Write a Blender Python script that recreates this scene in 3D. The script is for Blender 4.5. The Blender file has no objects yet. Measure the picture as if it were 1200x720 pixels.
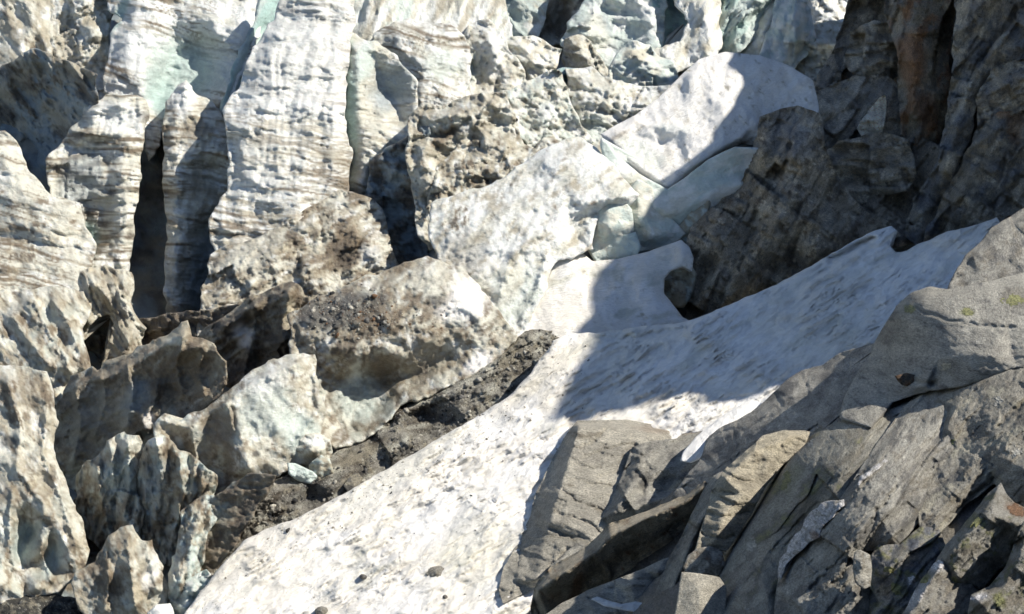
import bpy, math, random
import numpy as np
from mathutils import Vector, Matrix
from mathutils.geometry import delaunay_2d_cdt

# ---------------------------------------------------------------- camera, sky, sun, exposure
scene = bpy.context.scene
COL = scene.collection
FOC = 1287.0                      # focal length in picture widths of 1200
PITCH = math.radians(-18.0)
cam_data = bpy.data.cameras.new('camera')
cam_data.sensor_width = 36.0
cam_data.lens = 36.0 * FOC / 1200.0
cam_data.clip_start = 0.1
cam_data.clip_end = 2000.0
cam = bpy.data.objects.new('camera', cam_data)
COL.objects.link(cam)
CAM = np.array([0.0, 0.0, 20.0])
cam.location = CAM
cam.rotation_euler = (math.radians(90) + PITCH, 0, 0)
scene.camera = cam
FWD = np.array([0, math.cos(PITCH), math.sin(PITCH)])
UPV = np.array([0, -math.sin(PITCH), math.cos(PITCH)])
RGT = np.array([1.0, 0, 0])

SUN_AZ, SUN_EL = math.radians(97.0), math.radians(48.0)     # azimuth clockwise from +Y
SUN = np.array([math.sin(SUN_AZ) * math.cos(SUN_EL), math.cos(SUN_AZ) * math.cos(SUN_EL), math.sin(SUN_EL)])
world = bpy.data.worlds.new('World')
scene.world = world
world.use_nodes = True
wn = world.node_tree
sky = wn.nodes.new('ShaderNodeTexSky')
sky.sky_type = 'NISHITA'
sky.sun_disc = False
sky.sun_elevation = SUN_EL
sky.sun_rotation = SUN_AZ
sky.altitude = 2200
wn.links.new(sky.outputs[0], wn.nodes['Background'].inputs[0])
wn.nodes['Background'].inputs[1].default_value = 0.085
sl = bpy.data.lights.new('sun', 'SUN')
sl.energy = 4.6
sl.angle = math.radians(0.5)
sl.color = (1.0, 0.94, 0.84)
so = bpy.data.objects.new('sun', sl)
COL.objects.link(so)
so.rotation_euler = Vector(-SUN).to_track_quat('-Z', 'Y').to_euler()
scene.view_settings.view_transform = 'Standard'
scene.view_settings.look = 'None'
scene.view_settings.exposure = 0.75
scene.view_settings.gamma = 1.0
scene.cycles.max_bounces = 5
scene.cycles.diffuse_bounces = 4

# ---------------------------------------------------------------- noise kit (numpy, 2-D)
_rng = np.random.RandomState(7)
_P = _rng.permutation(512).astype(np.int32)
_P = np.concatenate([_P, _P])
_ang = _rng.rand(512) * 2 * np.pi
_GX, _GY = np.cos(_ang).astype(np.float32), np.sin(_ang).astype(np.float32)
_R1, _R2, _R3, _R4 = (_rng.rand(512).astype(np.float32) for _ in range(4))

def _h(ix, iy):
    return _P[(_P[ix & 511] + iy) & 511]

def perlin(x, y):
    x = np.asarray(x, np.float32); y = np.asarray(y, np.float32)
    fx, fy = np.floor(x), np.floor(y)
    ix, iy = fx.astype(np.int32), fy.astype(np.int32)
    dx, dy = x - fx, y - fy
    u = dx * dx * dx * (dx * (dx * 6 - 15) + 10)
    v = dy * dy * dy * (dy * (dy * 6 - 15) + 10)
    def g(ax, ay, ox, oy):
        h = _h(ax, ay)
        return _GX[h] * (dx - ox) + _GY[h] * (dy - oy)
    a = g(ix, iy, 0, 0); b = g(ix + 1, iy, 1, 0)
    c = g(ix, iy + 1, 0, 1); d = g(ix + 1, iy + 1, 1, 1)
    return ((a + u * (b - a)) + v * ((c + u * (d - c)) - (a + u * (b - a)))) * 1.5

def fbm(x, y, octs=4, gain=0.5):
    s, a, f, n = 0, 1.0, 1.0, 0
    for k in range(octs):
        s = s + a * perlin(x * f + 17.3 * k, y * f - 9.1 * k); n += a
        a *= gain; f *= 2.03
    return s / n

def ridged(x, y, octs=4, gain=0.55):
    s, a, f, n = 0, 1.0, 1.0, 0
    for k in range(octs):
        s = s + a * (1 - 2 * np.abs(perlin(x * f + 31.7 * k, y * f + 5.3 * k))); n += a
        a *= gain; f *= 2.1
    return s / n

def cells(x, y, kd=.55, kg=1.3):
    """(F1 squared, upper envelope of random tilted planes, F2-F1)"""
    ix, iy = np.floor(x).astype(np.int32), np.floor(y).astype(np.int32)
    f1 = np.full(x.shape, 9.0, np.float32); f2 = f1.copy()
    env = np.full(x.shape, -9.0, np.float32)
    for ox in (-1, 0, 1):
        for oy in (-1, 0, 1):
            h = _h(ix + ox, iy + oy)
            px = x - (ix + ox + _R1[h]); py = y - (iy + oy + _R2[h])
            d = px * px + py * py
            f2 = np.minimum(f2, np.maximum(d, f1)); f1 = np.minimum(f1, d)
            e = _R3[h] * 0.5 + (_R4[h] - 0.5) * kg * px + (_R1[(h * 7 + 3) & 511] - 0.5) * kg * py - kd * d
            env = np.maximum(env, e)
    return f1, env, np.sqrt(f2) - np.sqrt(f1)

def sstep(a, b, x):
    t = np.clip((x - a) / (b - a), 0, 1)
    return t * t * (3 - 2 * t)

# ---------------------------------------------------------------- how far each piece of ground lies (metres along the view)
def rbf(pts):
    P = np.array(pts, float); X = P[:, :2] / 600.0; v = np.log(P[:, 2])
    n = len(P)
    d2 = ((X[:, None] - X[None]) ** 2).sum(-1)
    K = np.where(d2 > 0, 0.5 * d2 * np.log(np.maximum(d2, 1e-12)), 0) + np.eye(n) * 2e-3
    A = np.zeros((n + 3, n + 3)); A[:n, :n] = K; A[:n, n] = 1; A[:n, n + 1:] = X; A[n, :n] = 1; A[n + 1:, :n] = X.T
    w = np.linalg.solve(A, np.concatenate([v, [0, 0, 0]]))
    def f(x, y):
        x = np.asarray(x, float) / 600; y = np.asarray(y, float) / 600
        s = w[n] + w[n + 1] * x + w[n + 2] * y
        for k in range(n):
            d = (x - X[k, 0]) ** 2 + (y - X[k, 1]) ** 2
            s = s + w[k] * 0.5 * d * np.log(np.maximum(d, 1e-12))
        return np.exp(s)
    return f
FIELD = {
    'g': rbf([(-150,780,29),(0,720,30),(220,720,28),(0,550,36),(150,600,34),(300,560,32),(250,450,40),(370,470,37),(480,380,40),(600,400,36),
              (-150,350,52),(0,350,48),(120,380,46),(200,350,50),(350,300,47),(450,270,48),(560,260,44),(650,260,42),(700,200,47),(820,200,44),
              (0,100,64),(200,100,62),(330,100,61),(450,120,61),(550,150,55),(650,130,57),(870,120,49),(-150,-100,88),(0,0,76),(300,0,73),
              (500,20,86),(700,40,86),(850,60,76),(980,30,92),(600,-80,115),(1100,-80,110),(1000,300,52),(300,-80,86),(1300,200,60),(700,780,24),(1300,780,22)]),
    'c': rbf([(900,330,36.5),(1050,280,36),(1170,255,35.5),(805,370,36),(820,260,40),(900,150,45),(980,40,54),(1100,100,43),(1260,100,36),
              (1260,-100,46),(1000,-100,62),(1100,200,39),(1350,300,31),(700,300,42)]),
    'f': rbf([(677,497,28.6),(600,690,24),(640,730,19),(700,600,23),(830,510,25),(760,640,19),(850,560,19),(900,470,24),(960,430,25),(1030,405,21),
              (840,740,10.0),(1000,740,8.6),(1220,740,7.4),(1220,560,9.0),(1220,430,11.5),(1000,480,14),(1050,370,17.5),(1210,330,15.5),(1120,260,24),(1210,250,21),(930,540,13.5),(900,640,11.5),(1100,560,10.2),(1650,740,6.8),(1650,420,10.5),(1650,250,17)]),
}
def snow_depth(x, y):
    return 1.0 / (4.2e-5 * (np.asarray(y, float) + 300) + 1e-5 * (np.asarray(x, float) - 600))
FIELD['s'] = snow_depth

def to_world(x, y, D):
    x = np.asarray(x, float); y = np.asarray(y, float); D = np.asarray(D, float)
    return (CAM + D[..., None] * (((x - 600) / FOC)[..., None] * RGT + ((360 - y) / FOC)[..., None] * UPV + FWD))

# ---------------------------------------------------------------- colours of the stuff itself (linear albedo)
PAL = {'W': (.76,.77,.735), 'C': (.60,.59,.505), 'T': (.37,.335,.255), 'B': (.17,.13,.085), 'D': (.10,.082,.062), 'K': (.07,.068,.062),
       'P': (.52,.59,.55), 'G': (.33,.47,.44), 'I': (.27,.32,.34), 'N': (.87,.85,.81), 'S': (.81,.77,.69), 'Y': (.52,.47,.35),
       'r': (.38,.362,.315), 'l': (.53,.505,.435), 'd': (.17,.165,.155), 'o': (.20,.115,.065), 'b': (.25,.225,.18), 'q': (.72,.70,.69), 'g': (.23,.23,.10), 'L': (.29,.29,.13), 'M': (.50,.48,.42),
       'u': (.15,.16,.18), 'k': (.05,.05,.05)}
PAL = {k: np.array(v, np.float32) for k, v in PAL.items()}

# ---------------------------------------------------------------- materials
def material(name, rough, spec, grain, bump, fine, mott, aniso=1.0, sss=0.0):
    m = bpy.data.materials.new(name); m.use_nodes = True
    nt = m.node_tree; N = nt.nodes; L = nt.links
    b = N['Principled BSDF']
    b.inputs['Roughness'].default_value = rough
    b.inputs['Specular IOR Level'].default_value = spec
    if sss:
        b.inputs['Subsurface Weight'].default_value = sss
        b.inputs['Subsurface Radius'].default_value = (0.7, 1.0, 1.0)
        b.inputs['Subsurface Scale'].default_value = 0.12
    at = N.new('ShaderNodeAttribute'); at.attribute_name = 'grain'
    ca = N.new('ShaderNodeAttribute'); ca.attribute_name = 'hue'
    mp = N.new('ShaderNodeMapping'); mp.inputs['Scale'].default_value = (1.0 / aniso, 1.0, 1.0)
    L.new(at.outputs['Vector'], mp.inputs[0])
    def noise(scale, detail, dist=0.0, rgh=0.6):
        n = N.new('ShaderNodeTexNoise'); n.inputs['Scale'].default_value = scale; n.inputs['Detail'].default_value = detail
        n.inputs['Roughness'].default_value = rgh; n.inputs['Distortion'].default_value = dist
        L.new(mp.outputs[0], n.inputs['Vector']); return n
    n1 = noise(0.09, 6, 0.4); n2 = noise(grain, 5, 0.2, 0.7)
    def mrange(src, a, b_, c, d):
        r = N.new('ShaderNodeMapRange'); r.inputs[1].default_value = a; r.inputs[2].default_value = b_
        r.inputs[3].default_value = c; r.inputs[4].default_value = d; L.new(src, r.inputs[0]); return r.outputs[0]
    f1 = mrange(n1.outputs[0], .3, .7, 1 - mott, 1 + mott * .6)
    f2 = mrange(n2.outputs[0], .3, .7, 1 - fine * .85, 1 + fine * .8)
    mu = N.new('ShaderNodeMath'); mu.operation = 'MULTIPLY'; L.new(f1, mu.inputs[0]); L.new(f2, mu.inputs[1])
    vm = N.new('ShaderNodeVectorMath'); vm.operation = 'SCALE'
    L.new(ca.outputs['Vector'], vm.inputs[0]); L.new(mu.outputs[0], vm.inputs['Scale'])
    L.new(vm.outputs[0], b.inputs['Base Color'])
    # relief: heights are in metres per the size of a grain unit
    sz = N.new('ShaderNodeAttribute'); sz.attribute_name = 'unit'
    ad = N.new('ShaderNodeMath'); ad.operation = 'MULTIPLY_ADD'; ad.inputs[1].default_value = 0.45
    n3 = noise(grain * 3.1, 4, 0, 0.7)
    L.new(n3.outputs[0], ad.inputs[0]); L.new(n2.outputs[0], ad.inputs[2])
    hm = N.new('ShaderNodeMath'); hm.operation = 'MULTIPLY'; L.new(ad.outputs[0], hm.inputs[0]); L.new(sz.outputs['Fac'], hm.inputs[1])
    bp = N.new('ShaderNodeBump'); bp.inputs['Strength'].default_value = 1.0; bp.inputs['Distance'].default_value = bump
    L.new(hm.outputs[0], bp.inputs['Height']); L.new(bp.outputs[0], b.inputs['Normal'])
    return m
MAT = {
    'ice':  material('dirty_glacier_ice', 0.34, 0.5, 0.3, 3.0, 0.16, 0.12, 1.6, 0.2),
    'clear': material('clean_glacier_ice', 0.42, 0.45, 0.25, 2.6, 0.10, 0.08, 1.3, 0.15),
    'snow': material('old_summer_snow', 0.75, 0.2, 0.40, 3.2, 0.12, 0.04, 3.5, 0.0),
    'grit': material('grit_covered_ice', 0.8, 0.25, 0.6, 6.0, 0.6, 0.3, 1.0),
    'rock': material('foliated_grey_rock', 0.72, 0.3, 0.5, 6.5, 0.62, 0.26, 1.4),
}

# ---------------------------------------------------------------- one solid from a traced face
def densify(poly, rough, seed, step=5.0):
    P = np.array([p[:2] for p in poly], float); R = np.array([p[2] if len(p) > 2 else np.nan for p in poly])
    out, rr = [], []
    n = len(P)
    for i in range(n):
        a, b = P[i], P[(i + 1) % n]
        k = max(1, int(np.hypot(*(b - a)) / step))
        for j in range(k):
            t = j / k; out.append(a + (b - a) * t)
            rr.append(R[i] * (1 - t) + R[(i + 1) % n] * t)
    Q = np.array(out)
    if rough > 0:
        ox = fbm(Q[:, 0] / 22 + seed, Q[:, 1] / 22, 4, .65) * rough
        oy = fbm(Q[:, 0] / 22 - seed, Q[:, 1] / 22 + 40, 4, .65) * rough
        Q = Q + np.stack([ox, oy], 1)
    return Q, np.array(rr)

def inside(px, py, Q):
    r = np.zeros(px.shape, bool)
    n = len(Q)
    for i in range(n):
        x1, y1 = Q[i]; x2, y2 = Q[(i + 1) % n]
        if y1 == y2: continue
        lo, hi = min(y1, y2), max(y1, y2)
        c = (py > lo) & (py <= hi)
        if not c.any(): continue
        r ^= c & (px < x1 + (py - y1) * (x2 - x1) / (y2 - y1))
    return r

def nearest_on(px, py, Q, closed=True):
    """distance to, and nearest point on, a polyline for 1-D arrays of points"""
    best = np.full(px.shape, 1e12); bx = px.copy(); by = py.copy()
    n = len(Q); m = n if closed else n - 1
    for i in range(m):
        a = Q[i]; b = Q[(i + 1) % n]; d = b - a; L2 = d @ d
        if L2 == 0: continue
        t = np.clip(((px - a[0]) * d[0] + (py - a[1]) * d[1]) / L2, 0, 1)
        qx = a[0] + t * d[0]; qy = a[1] + t * d[1]
        e = (px - qx) ** 2 + (py - qy) ** 2
        s = e < best
        best = np.where(s, e, best); bx = np.where(s, qx, bx); by = np.where(s, qy, by)
    return np.sqrt(best), bx, by

def gblur(F, W, sig):
    if sig < .4: return F
    k = int(3 * sig) + 1; g = np.exp(-.5 * (np.arange(-k, k + 1) / sig) ** 2); g /= g.sum()
    def c(A, ax):
        A = np.pad(A, [(k, k) if i == ax else (0, 0) for i in (0, 1)])
        o = 0
        for j, w in enumerate(g):
            o = o + w * (A[j:j + A.shape[0] - 2 * k, :] if ax == 0 else A[:, j:j + A.shape[1] - 2 * k])
        return o
    a = c(c(F * W, 0), 1); b = c(c(W.astype(float), 0), 1)
    return np.where(b > 1e-6, a / np.maximum(b, 1e-6), F)

def tri_field(X, Y, poly, ctrl, edge):
    pts, rs, ed = [], [], []
    n = len(poly)
    for p in poly:
        pts.append(Vector(p[:2])); rs.append(p[2] if len(p) > 2 else edge)
    ed += [(i, (i + 1) % n) for i in range(n)]
    for line in ctrl:
        if not isinstance(line, list): line = [line]
        s = len(pts)
        for k, c in enumerate(line):
            pts.append(Vector(c[:2])); rs.append(c[2])
            if k: ed.append((s + k - 1, s + k))
    V, E, T, ov, _, _ = delaunay_2d_cdt(pts, ed, [], 0, 0.01)
    Z = []
    for v, o in zip(V, ov):
        if o: Z.append(sum(rs[i] for i in o) / len(o))
        else:
            w = np.array([1 / ((v - p).length_squared + 1e-3) for p in pts]); Z.append(float((w @ np.array(rs)) / w.sum()))
    F = np.full(X.shape, np.nan); x0, y0 = X[0, 0], Y[0, 0]; st = X[0, 1] - X[0, 0]
    for t in T:
        for q in range(1, len(t) - 1):
            a, b, c = t[0], t[q], t[q + 1]
            xs = [V[a].x, V[b].x, V[c].x]; ys = [V[a].y, V[b].y, V[c].y]
            i0 = max(0, int((min(ys) - y0) / st) - 1); i1 = min(X.shape[0], int((max(ys) - y0) / st) + 3)
            j0 = max(0, int((min(xs) - x0) / st) - 1); j1 = min(X.shape[1], int((max(xs) - x0) / st) + 3)
            if i1 <= i0 or j1 <= j0: continue
            den = (ys[1] - ys[2]) * (xs[0] - xs[2]) + (xs[2] - xs[1]) * (ys[0] - ys[2])
            if abs(den) < 1e-9: continue
            x = X[i0:i1, j0:j1]; y = Y[i0:i1, j0:j1]
            l0 = ((ys[1] - ys[2]) * (x - xs[2]) + (xs[2] - xs[1]) * (y - ys[2])) / den
            l1 = ((ys[2] - ys[0]) * (x - xs[2]) + (xs[0] - xs[2]) * (y - ys[2])) / den
            l2 = 1 - l0 - l1
            m = (l0 > -1e-4) & (l1 > -1e-4) & (l2 > -1e-4)
            F[i0:i1, j0:j1][m] = (l0 * Z[a] + l1 * Z[b] + l2 * Z[c])[m]
    for _ in range(200):                    # carry the border outwards
        bad = np.isnan(F)
        if not bad.any(): break
        G = np.pad(F, 1, constant_values=np.nan)
        nb = np.stack([G[:-2, 1:-1], G[2:, 1:-1], G[1:-1, :-2], G[1:-1, 2:]])
        ok = ~np.isnan(nb); cnt = ok.sum(0)
        mean = np.where(ok, nb, 0).sum(0) / np.maximum(cnt, 1)
        F = np.where(bad & (cnt > 0), mean, F)
    return np.nan_to_num(F, nan=float(edge))

def rot(x, y, deg):
    a = math.radians(deg); return x * math.cos(a) - y * math.sin(a), x * math.sin(a) + y * math.cos(a)
    # deg is measured anticlockwise as seen: u runs along the grain, v across it

SURF = {}
GRITTY = [(400,300,80,60,.8),(350,370,120,40,.75),(200,440,150,60,.95),(420,390,90,60,.85),(190,580,120,90,.8),(540,215,70,70,.6),(30,460,70,50,.75),(40,560,60,40,.5),(120,660,60,60,.85),
          (40,90,60,70,.7),(600,100,120,50,.35),(30,280,80,60,.45),(330,250,90,60,.4),(500,430,80,40,.6),(640,60,60,30,.4),(240,330,60,80,.5)]
_seed = [0]
def relief(name, poly, ctrl=(), field='g', at=None, tilt=(0, 0), pull=0.0, edge=3, blur=3.0, rnd=(3, 4), th=60, step=1.7,
           rough=3.0, ang=0.0, noise=(), base='C', paint=(), blobs=(), cracks=(), mat='ice', label=None, cat=None, group=None,
           kind=None, parent=None, keep=None, grow=0.0, gain=None):
    """A closed solid whose seen face follows the traced outline and the relief heights given inside it; it has
    its own distance and thickness."""
    _seed[0] += 1; sd = _seed[0] * 3.71
    Q, _ = densify(poly, rough, sd)
    if grow:
        T = np.roll(Q, -3, 0) - np.roll(Q, 3, 0); T /= np.maximum(np.hypot(T[:, 0], T[:, 1]), 1e-6)[:, None]
        ar = .5 * np.sum(Q[:, 0] * np.roll(Q[:, 1], -1) - Q[:, 1] * np.roll(Q[:, 0], -1))
        Q = Q + np.stack([T[:, 1], -T[:, 0]], 1) * grow * (1 if ar > 0 else -1)
    x0, y0 = Q.min(0) - 2 * step; x1, y1 = Q.max(0) + 2 * step
    xs = np.arange(x0, x1, step); ys = np.arange(y0, y1, step)
    X, Y = np.meshgrid(xs, ys)
    M = inside(X, Y, Q)
    F = tri_field(X, Y, poly, ctrl, edge)
    F = gblur(F, np.ones_like(F), blur / step)
    # vertices used
    cell = M[:-1, :-1] | M[1:, :-1] | M[:-1, 1:] | M[1:, 1:]
    U = np.zeros_like(M); U[:-1, :-1] |= cell; U[1:, :-1] |= cell; U[:-1, 1:] |= cell; U[1:, 1:] |= cell
    snap = U & ~M
    sx, sy = X[snap], Y[snap]
    _, bx, by = nearest_on(sx, sy, Q)
    X = X.copy(); Y = Y.copy(); X[snap] = bx; Y[snap] = by
    idx = -np.ones(M.shape, int); n = int(U.sum()); idx[U] = np.arange(n)
    x, y, r = X[U], Y[U], F[U].copy()
    if rnd[0] > 0:
        S = M.astype(float); w = rnd[0]
        # distance to the rim by a blurred mask: cheap and smooth
        Bm = gblur(S, np.ones_like(S), w * .45 / step)[U]
        t = np.clip((Bm - .5) * 2, 0, 1)
        r -= rnd[1] * (1 - np.sqrt(1 - (1 - t) ** 2))
    u, v = rot(x, y, ang)
    masks = {}
    for nz in noise:
        k, amp, sc = nz[0], nz[1], nz[2]; an = nz[3] if len(nz) > 3 else 1.0; a2 = nz[4] if len(nz) > 4 else None
        uu, vv = (u, v) if a2 is None else rot(x, y, a2)
        wx = fbm(x / sc * .6 + sd, y / sc * .6, 2) * sc * .35; wy = fbm(x / sc * .6, y / sc * .6 - sd, 2) * sc * .35
        cx, cy = (uu + wx) / (sc * an) + sd, (vv + wy) / sc - sd
        am = 1.0
        if k[-1] == 'm' and k != 'fbm': k = k[:-1]; am = .25 + 1.5 * sstep(-.3, .35, fbm(x / (sc * 7) + sd, y / (sc * 5), 3)); amp = amp * am
        if k == 'plane':
            _, e, _ = cells(cx.astype(np.float32), cy.astype(np.float32), .2, 1.7); r += amp * e
        elif k == 'fbm': r += amp * fbm(cx, cy, 5, .5)
        elif k == 'ridge': r += amp * ridged(cx, cy, 4)
        elif k == 'facet':
            _, e, _ = cells(cx.astype(np.float32), cy.astype(np.float32)); r += amp * e
        elif k == 'cups':
            f, _, _ = cells(cx.astype(np.float32), cy.astype(np.float32)); r += amp * (np.sqrt(f + .02) ** 1.3 - .5)
        elif k == 'gaps':
            _, _, f = cells(cx.astype(np.float32), cy.astype(np.float32)); r -= amp * np.exp(-(f / .07) ** 2)
        elif k == 'terr':
            t = (fbm(cx, cy, 4, .55) + 1) * 2.6; fr = t - np.floor(t); r += amp * (np.floor(t) - 2.6 + sstep(.62, .95, fr))
        elif k == 'pits':
            t = sstep(.10, .42, fbm(cx, cy, 4, .55)); r -= amp * t
        elif k in ('strata', 'ledge'):
            q = (vv + wy * .8 + fbm(u / 90 + sd, v / 45, 3) * sc * 1.6) / sc
            if k == 'strata':
                s = ridged((uu + wx) / (sc * an * 1.6) + sd, q * .8, 3, .6); mod = .25 + .75 * sstep(-.25, .3, fbm(u / (sc * 6) + sd, v / (sc * 2.5), 3))
                r += amp * 1.6 * s * mod; s = sstep(.15, .75, ridged((uu + wx) / (sc * an * 2.2) - sd, q * .9 + .4, 3, .6))
            else:
                fr = q - np.floor(q); mod = .35 + .65 * sstep(-.25, .35, fbm(u / (sc * 5) + sd, v / (sc * 2), 3))
                s = fr; r += amp * (np.minimum(fr / .82, (1 - fr) / .18) - .5) * mod
            masks['s'] = s * mod
    ck = np.zeros_like(r)
    for c in cracks:
        d, _, _ = nearest_on(x + fbm(x / 9 + sd, y / 9, 3) * 3.5, y + fbm(x / 9, y / 9 + sd, 3) * 3.5, np.array(c[0], float), False)
        g = np.exp(-(d / c[1]) ** 2) if c[2] > 0 else np.exp(-d / c[1]); r -= c[2] * g
    # distance
    if at is None:
        D0 = FIELD[field](x, y)
    else:
        D0 = np.full(x.shape, float(FIELD[field](at[0], at[1])))
        r = r + tilt[0] * (x - at[0]) + tilt[1] * (y - at[1])
    D = D0 * (1 - (r + pull) / FOC)
    # colour of the stuff
    col = np.tile(PAL[base], (n, 1)).astype(np.float32)
    for p in paint:     # (colour, amount 0..1 coverage, scale, aniso, angle, softness)
        c, cov, sc = p[0], p[1], p[2]; an = p[3] if len(p) > 3 else 1.; pa = p[4] if len(p) > 4 else ang; sf = p[5] if len(p) > 5 else .18
        if sc == 's':
            w = sstep(1 - cov - .25, 1 - cov + .25, masks.get('s', np.zeros(n)) + .35 * fbm(x / 12 + sd, y / 12, 3))
        elif sc == 'l':      # thin wandering dirt lines along the layers
            pu, pv = rot(x, y, pa)
            wv = pv + 12 * fbm(pu / 90 + sd, pv / 50, 4)
            f = np.maximum(ridged(pu / 260 + sd, wv / 15, 3, .65), ridged(pu / 150 - sd, wv / 7, 3, .6) - .12)
            w = sstep(.5, .8, f) * sstep(.5 - cov, .75 - cov, fbm(pu / 110 + sd * 2, pv / 34, 4, .6) + .5)
        else:
            pu, pv = rot(x, y, pa)
            f = fbm(pu / (sc * an) + sd * 1.3, pv / sc, 6, .62) + .5
            thr = 1 - cov
            w = sstep(thr - sf, thr + sf, f)
        st = p[6] if len(p) > 6 else .9
        col += (PAL[c] - col) * (w * st)[:, None]
    if mat == 'ice':
        reg = np.zeros_like(x)
        for gx, gy, ga, gb, gs in GRITTY: reg = np.maximum(reg, gs * np.exp(-((x - gx) / ga) ** 2 - ((y - gy) / gb) ** 2))
        f = fbm(u / 62 + sd, v / 24, 6, .68) * .8 + .35 * fbm(x / 7 + sd, y / 26, 4, .6) + .5
        for c, t, st in (('T', .64, .5), ('B', .58, .85), ('D', .47, .85)):
            w = sstep(0, .12, f - (1 - reg * t * 1.25)) * st
            col += (PAL[c] - col) * w[:, None]
        ll = np.zeros_like(x)
        for gx, gy, ga, gb in ((180,560,120,90),(30,640,60,90),(425,470,70,50),(60,400,60,50),(240,520,60,50)): ll = np.maximum(ll, np.exp(-((x - gx) / ga) ** 2 - ((y - gy) / gb) ** 2))
        wx2 = fbm(x / 22 + sd, y / 22, 3) * 16; wy2 = fbm(x / 22, y / 22 + sd, 3) * 16
        _, _, fc = cells(((x + wx2) / 24 + sd).astype(np.float32), ((y + wy2) / 38).astype(np.float32)); ll = sstep(.2, .7, ll)
        col += (PAL['P'] * .92 - col) * (sstep(.2, .6, fc) * ll * .5)[:, None]
        col += (PAL['B'] - col) * (np.exp(-(fc / .10) ** 2) * ll * .75)[:, None]
        vn = fbm(x / 30 + sd * 2, y / 42, 5, .55); vw = np.exp(-(vn / .03) ** 2) * sstep(.12, .5, reg) * sstep(-.2, .3, fbm(x / 50, y / 50 + sd, 3))
        col += (PAL['B'] - col) * (vw * .8)[:, None]
        vw = np.exp(-((vn - .05) / .05) ** 2) * sstep(.1, .5, reg) * .45; col += (PAL['Y'] - col) * vw[:, None]
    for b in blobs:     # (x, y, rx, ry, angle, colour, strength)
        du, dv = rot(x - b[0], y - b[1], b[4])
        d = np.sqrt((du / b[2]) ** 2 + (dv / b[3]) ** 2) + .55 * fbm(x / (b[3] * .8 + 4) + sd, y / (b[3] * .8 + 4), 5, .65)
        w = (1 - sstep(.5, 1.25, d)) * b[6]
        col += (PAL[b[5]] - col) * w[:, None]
    if gain is not None: col *= np.array(gain, np.float32)
    # front faces
    a = idx[:-1, :-1][cell]; b_ = idx[1:, :-1][cell]; c_ = idx[1:, 1:][cell]; d_ = idx[:-1, 1:][cell]
    quads = np.stack([a, b_, c_, d_], 1)
    # border loop edges
    E = np.concatenate([quads[:, [0, 1]], quads[:, [1, 2]], quads[:, [2, 3]], quads[:, [3, 0]]])
    key = E[:, 0].astype(np.int64) * (n + 1) + E[:, 1]; rk = E[:, 1].astype(np.int64) * (n + 1) + E[:, 0]
    B = E[~np.isin(key, rk)]
    bv = np.unique(B); nb = len(bv); rm = -np.ones(n, int); rm[bv] = np.arange(nb)
    cxm, cym = x.mean(), y.mean()
    PX, PY, PD, PC = [x], [y], [D], [col]
    W3 = [r]
    prev = bv; off = n; faces = []
    rings = ((.25, .005), (1.0, .05))
    ri = prev
    for t, sh in rings:
        rx = x[bv] + (cxm - x[bv]) * sh; ry = y[bv] + (cym - y[bv]) * sh
        PX.append(rx); PY.append(ry); PD.append(D[bv] * (1 + t * th / FOC)); PC.append(col[bv]); W3.append(r[bv] - t * th)
        new = off + np.arange(nb)
        p, q = B[:, 0], B[:, 1]
        P0 = ri[rm[p]] if ri is bv else ri[rm[p]]; Q0 = ri[rm[q]]
        faces.append(np.stack([Q0, P0, new[rm[p]], new[rm[q]]], 1))
        ri = new; off += nb
    PX.append(np.array([cxm])); PY.append(np.array([cym])); PD.append(np.array([D.mean() * (1 + 1.1 * th / FOC)])); PC.append(col.mean(0)[None]); W3.append(np.array([-th]))
    tri = np.stack([ri[rm[B[:, 1]]], ri[rm[B[:, 0]]], np.full(len(B), off)], 1)
    X3 = np.concatenate(PX); Y3 = np.concatenate(PY); D3 = np.concatenate(PD); C3 = np.concatenate(PC); R3 = np.concatenate(W3)
    co = to_world(X3, Y3, D3)
    Qd = np.concatenate([quads] + faces)
    me = bpy.data.meshes.new(name)
    nv = len(co); nq = len(Qd); nt_ = len(tri)
    me.vertices.add(nv); me.vertices.foreach_set('co', co.astype(np.float32).ravel())
    me.loops.add(nq * 4 + nt_ * 3); me.loops.foreach_set('vertex_index', np.concatenate([Qd.ravel(), tri.ravel()]).astype(np.int32))
    me.polygons.add(nq + nt_)
    ls = np.concatenate([np.arange(nq) * 4, nq * 4 + np.arange(nt_) * 3]).astype(np.int32)
    me.polygons.foreach_set('loop_start', ls)
    me.update(calc_edges=True)
    me.polygons.foreach_set('use_smooth', np.ones(nq + nt_, bool))
    gu, gv = rot(X3, Y3, ang)
    at_ = me.attributes.new('grain', 'FLOAT_VECTOR', 'POINT'); at_.data.foreach_set('vector', np.stack([gu, gv, R3 + sd * 10], 1).astype(np.float32).ravel())
    at_ = me.attributes.new('hue', 'FLOAT_VECTOR', 'POINT'); at_.data.foreach_set('vector', C3.astype(np.float32).ravel())
    at_ = me.attributes.new('unit', 'FLOAT', 'POINT'); at_.data.foreach_set('value', (D3 / FOC).astype(np.float32))
    me.materials.append(MAT[mat])
    o = bpy.data.objects.new(name, me); COL.objects.link(o)
    c0 = co.mean(0); me.transform(Matrix.Translation(-Vector(c0))); o.location = c0
    if label: o['label'] = label
    if cat and not parent: o['category'] = cat
    if group and not parent: o['group'] = group
    if kind: o['kind'] = kind
    if parent:
        o.parent = parent; o.location = Vector(c0) - parent.location
    if keep:
        SURF[keep] = (X[U], Y[U], D, quads, o)
    return o

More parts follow.
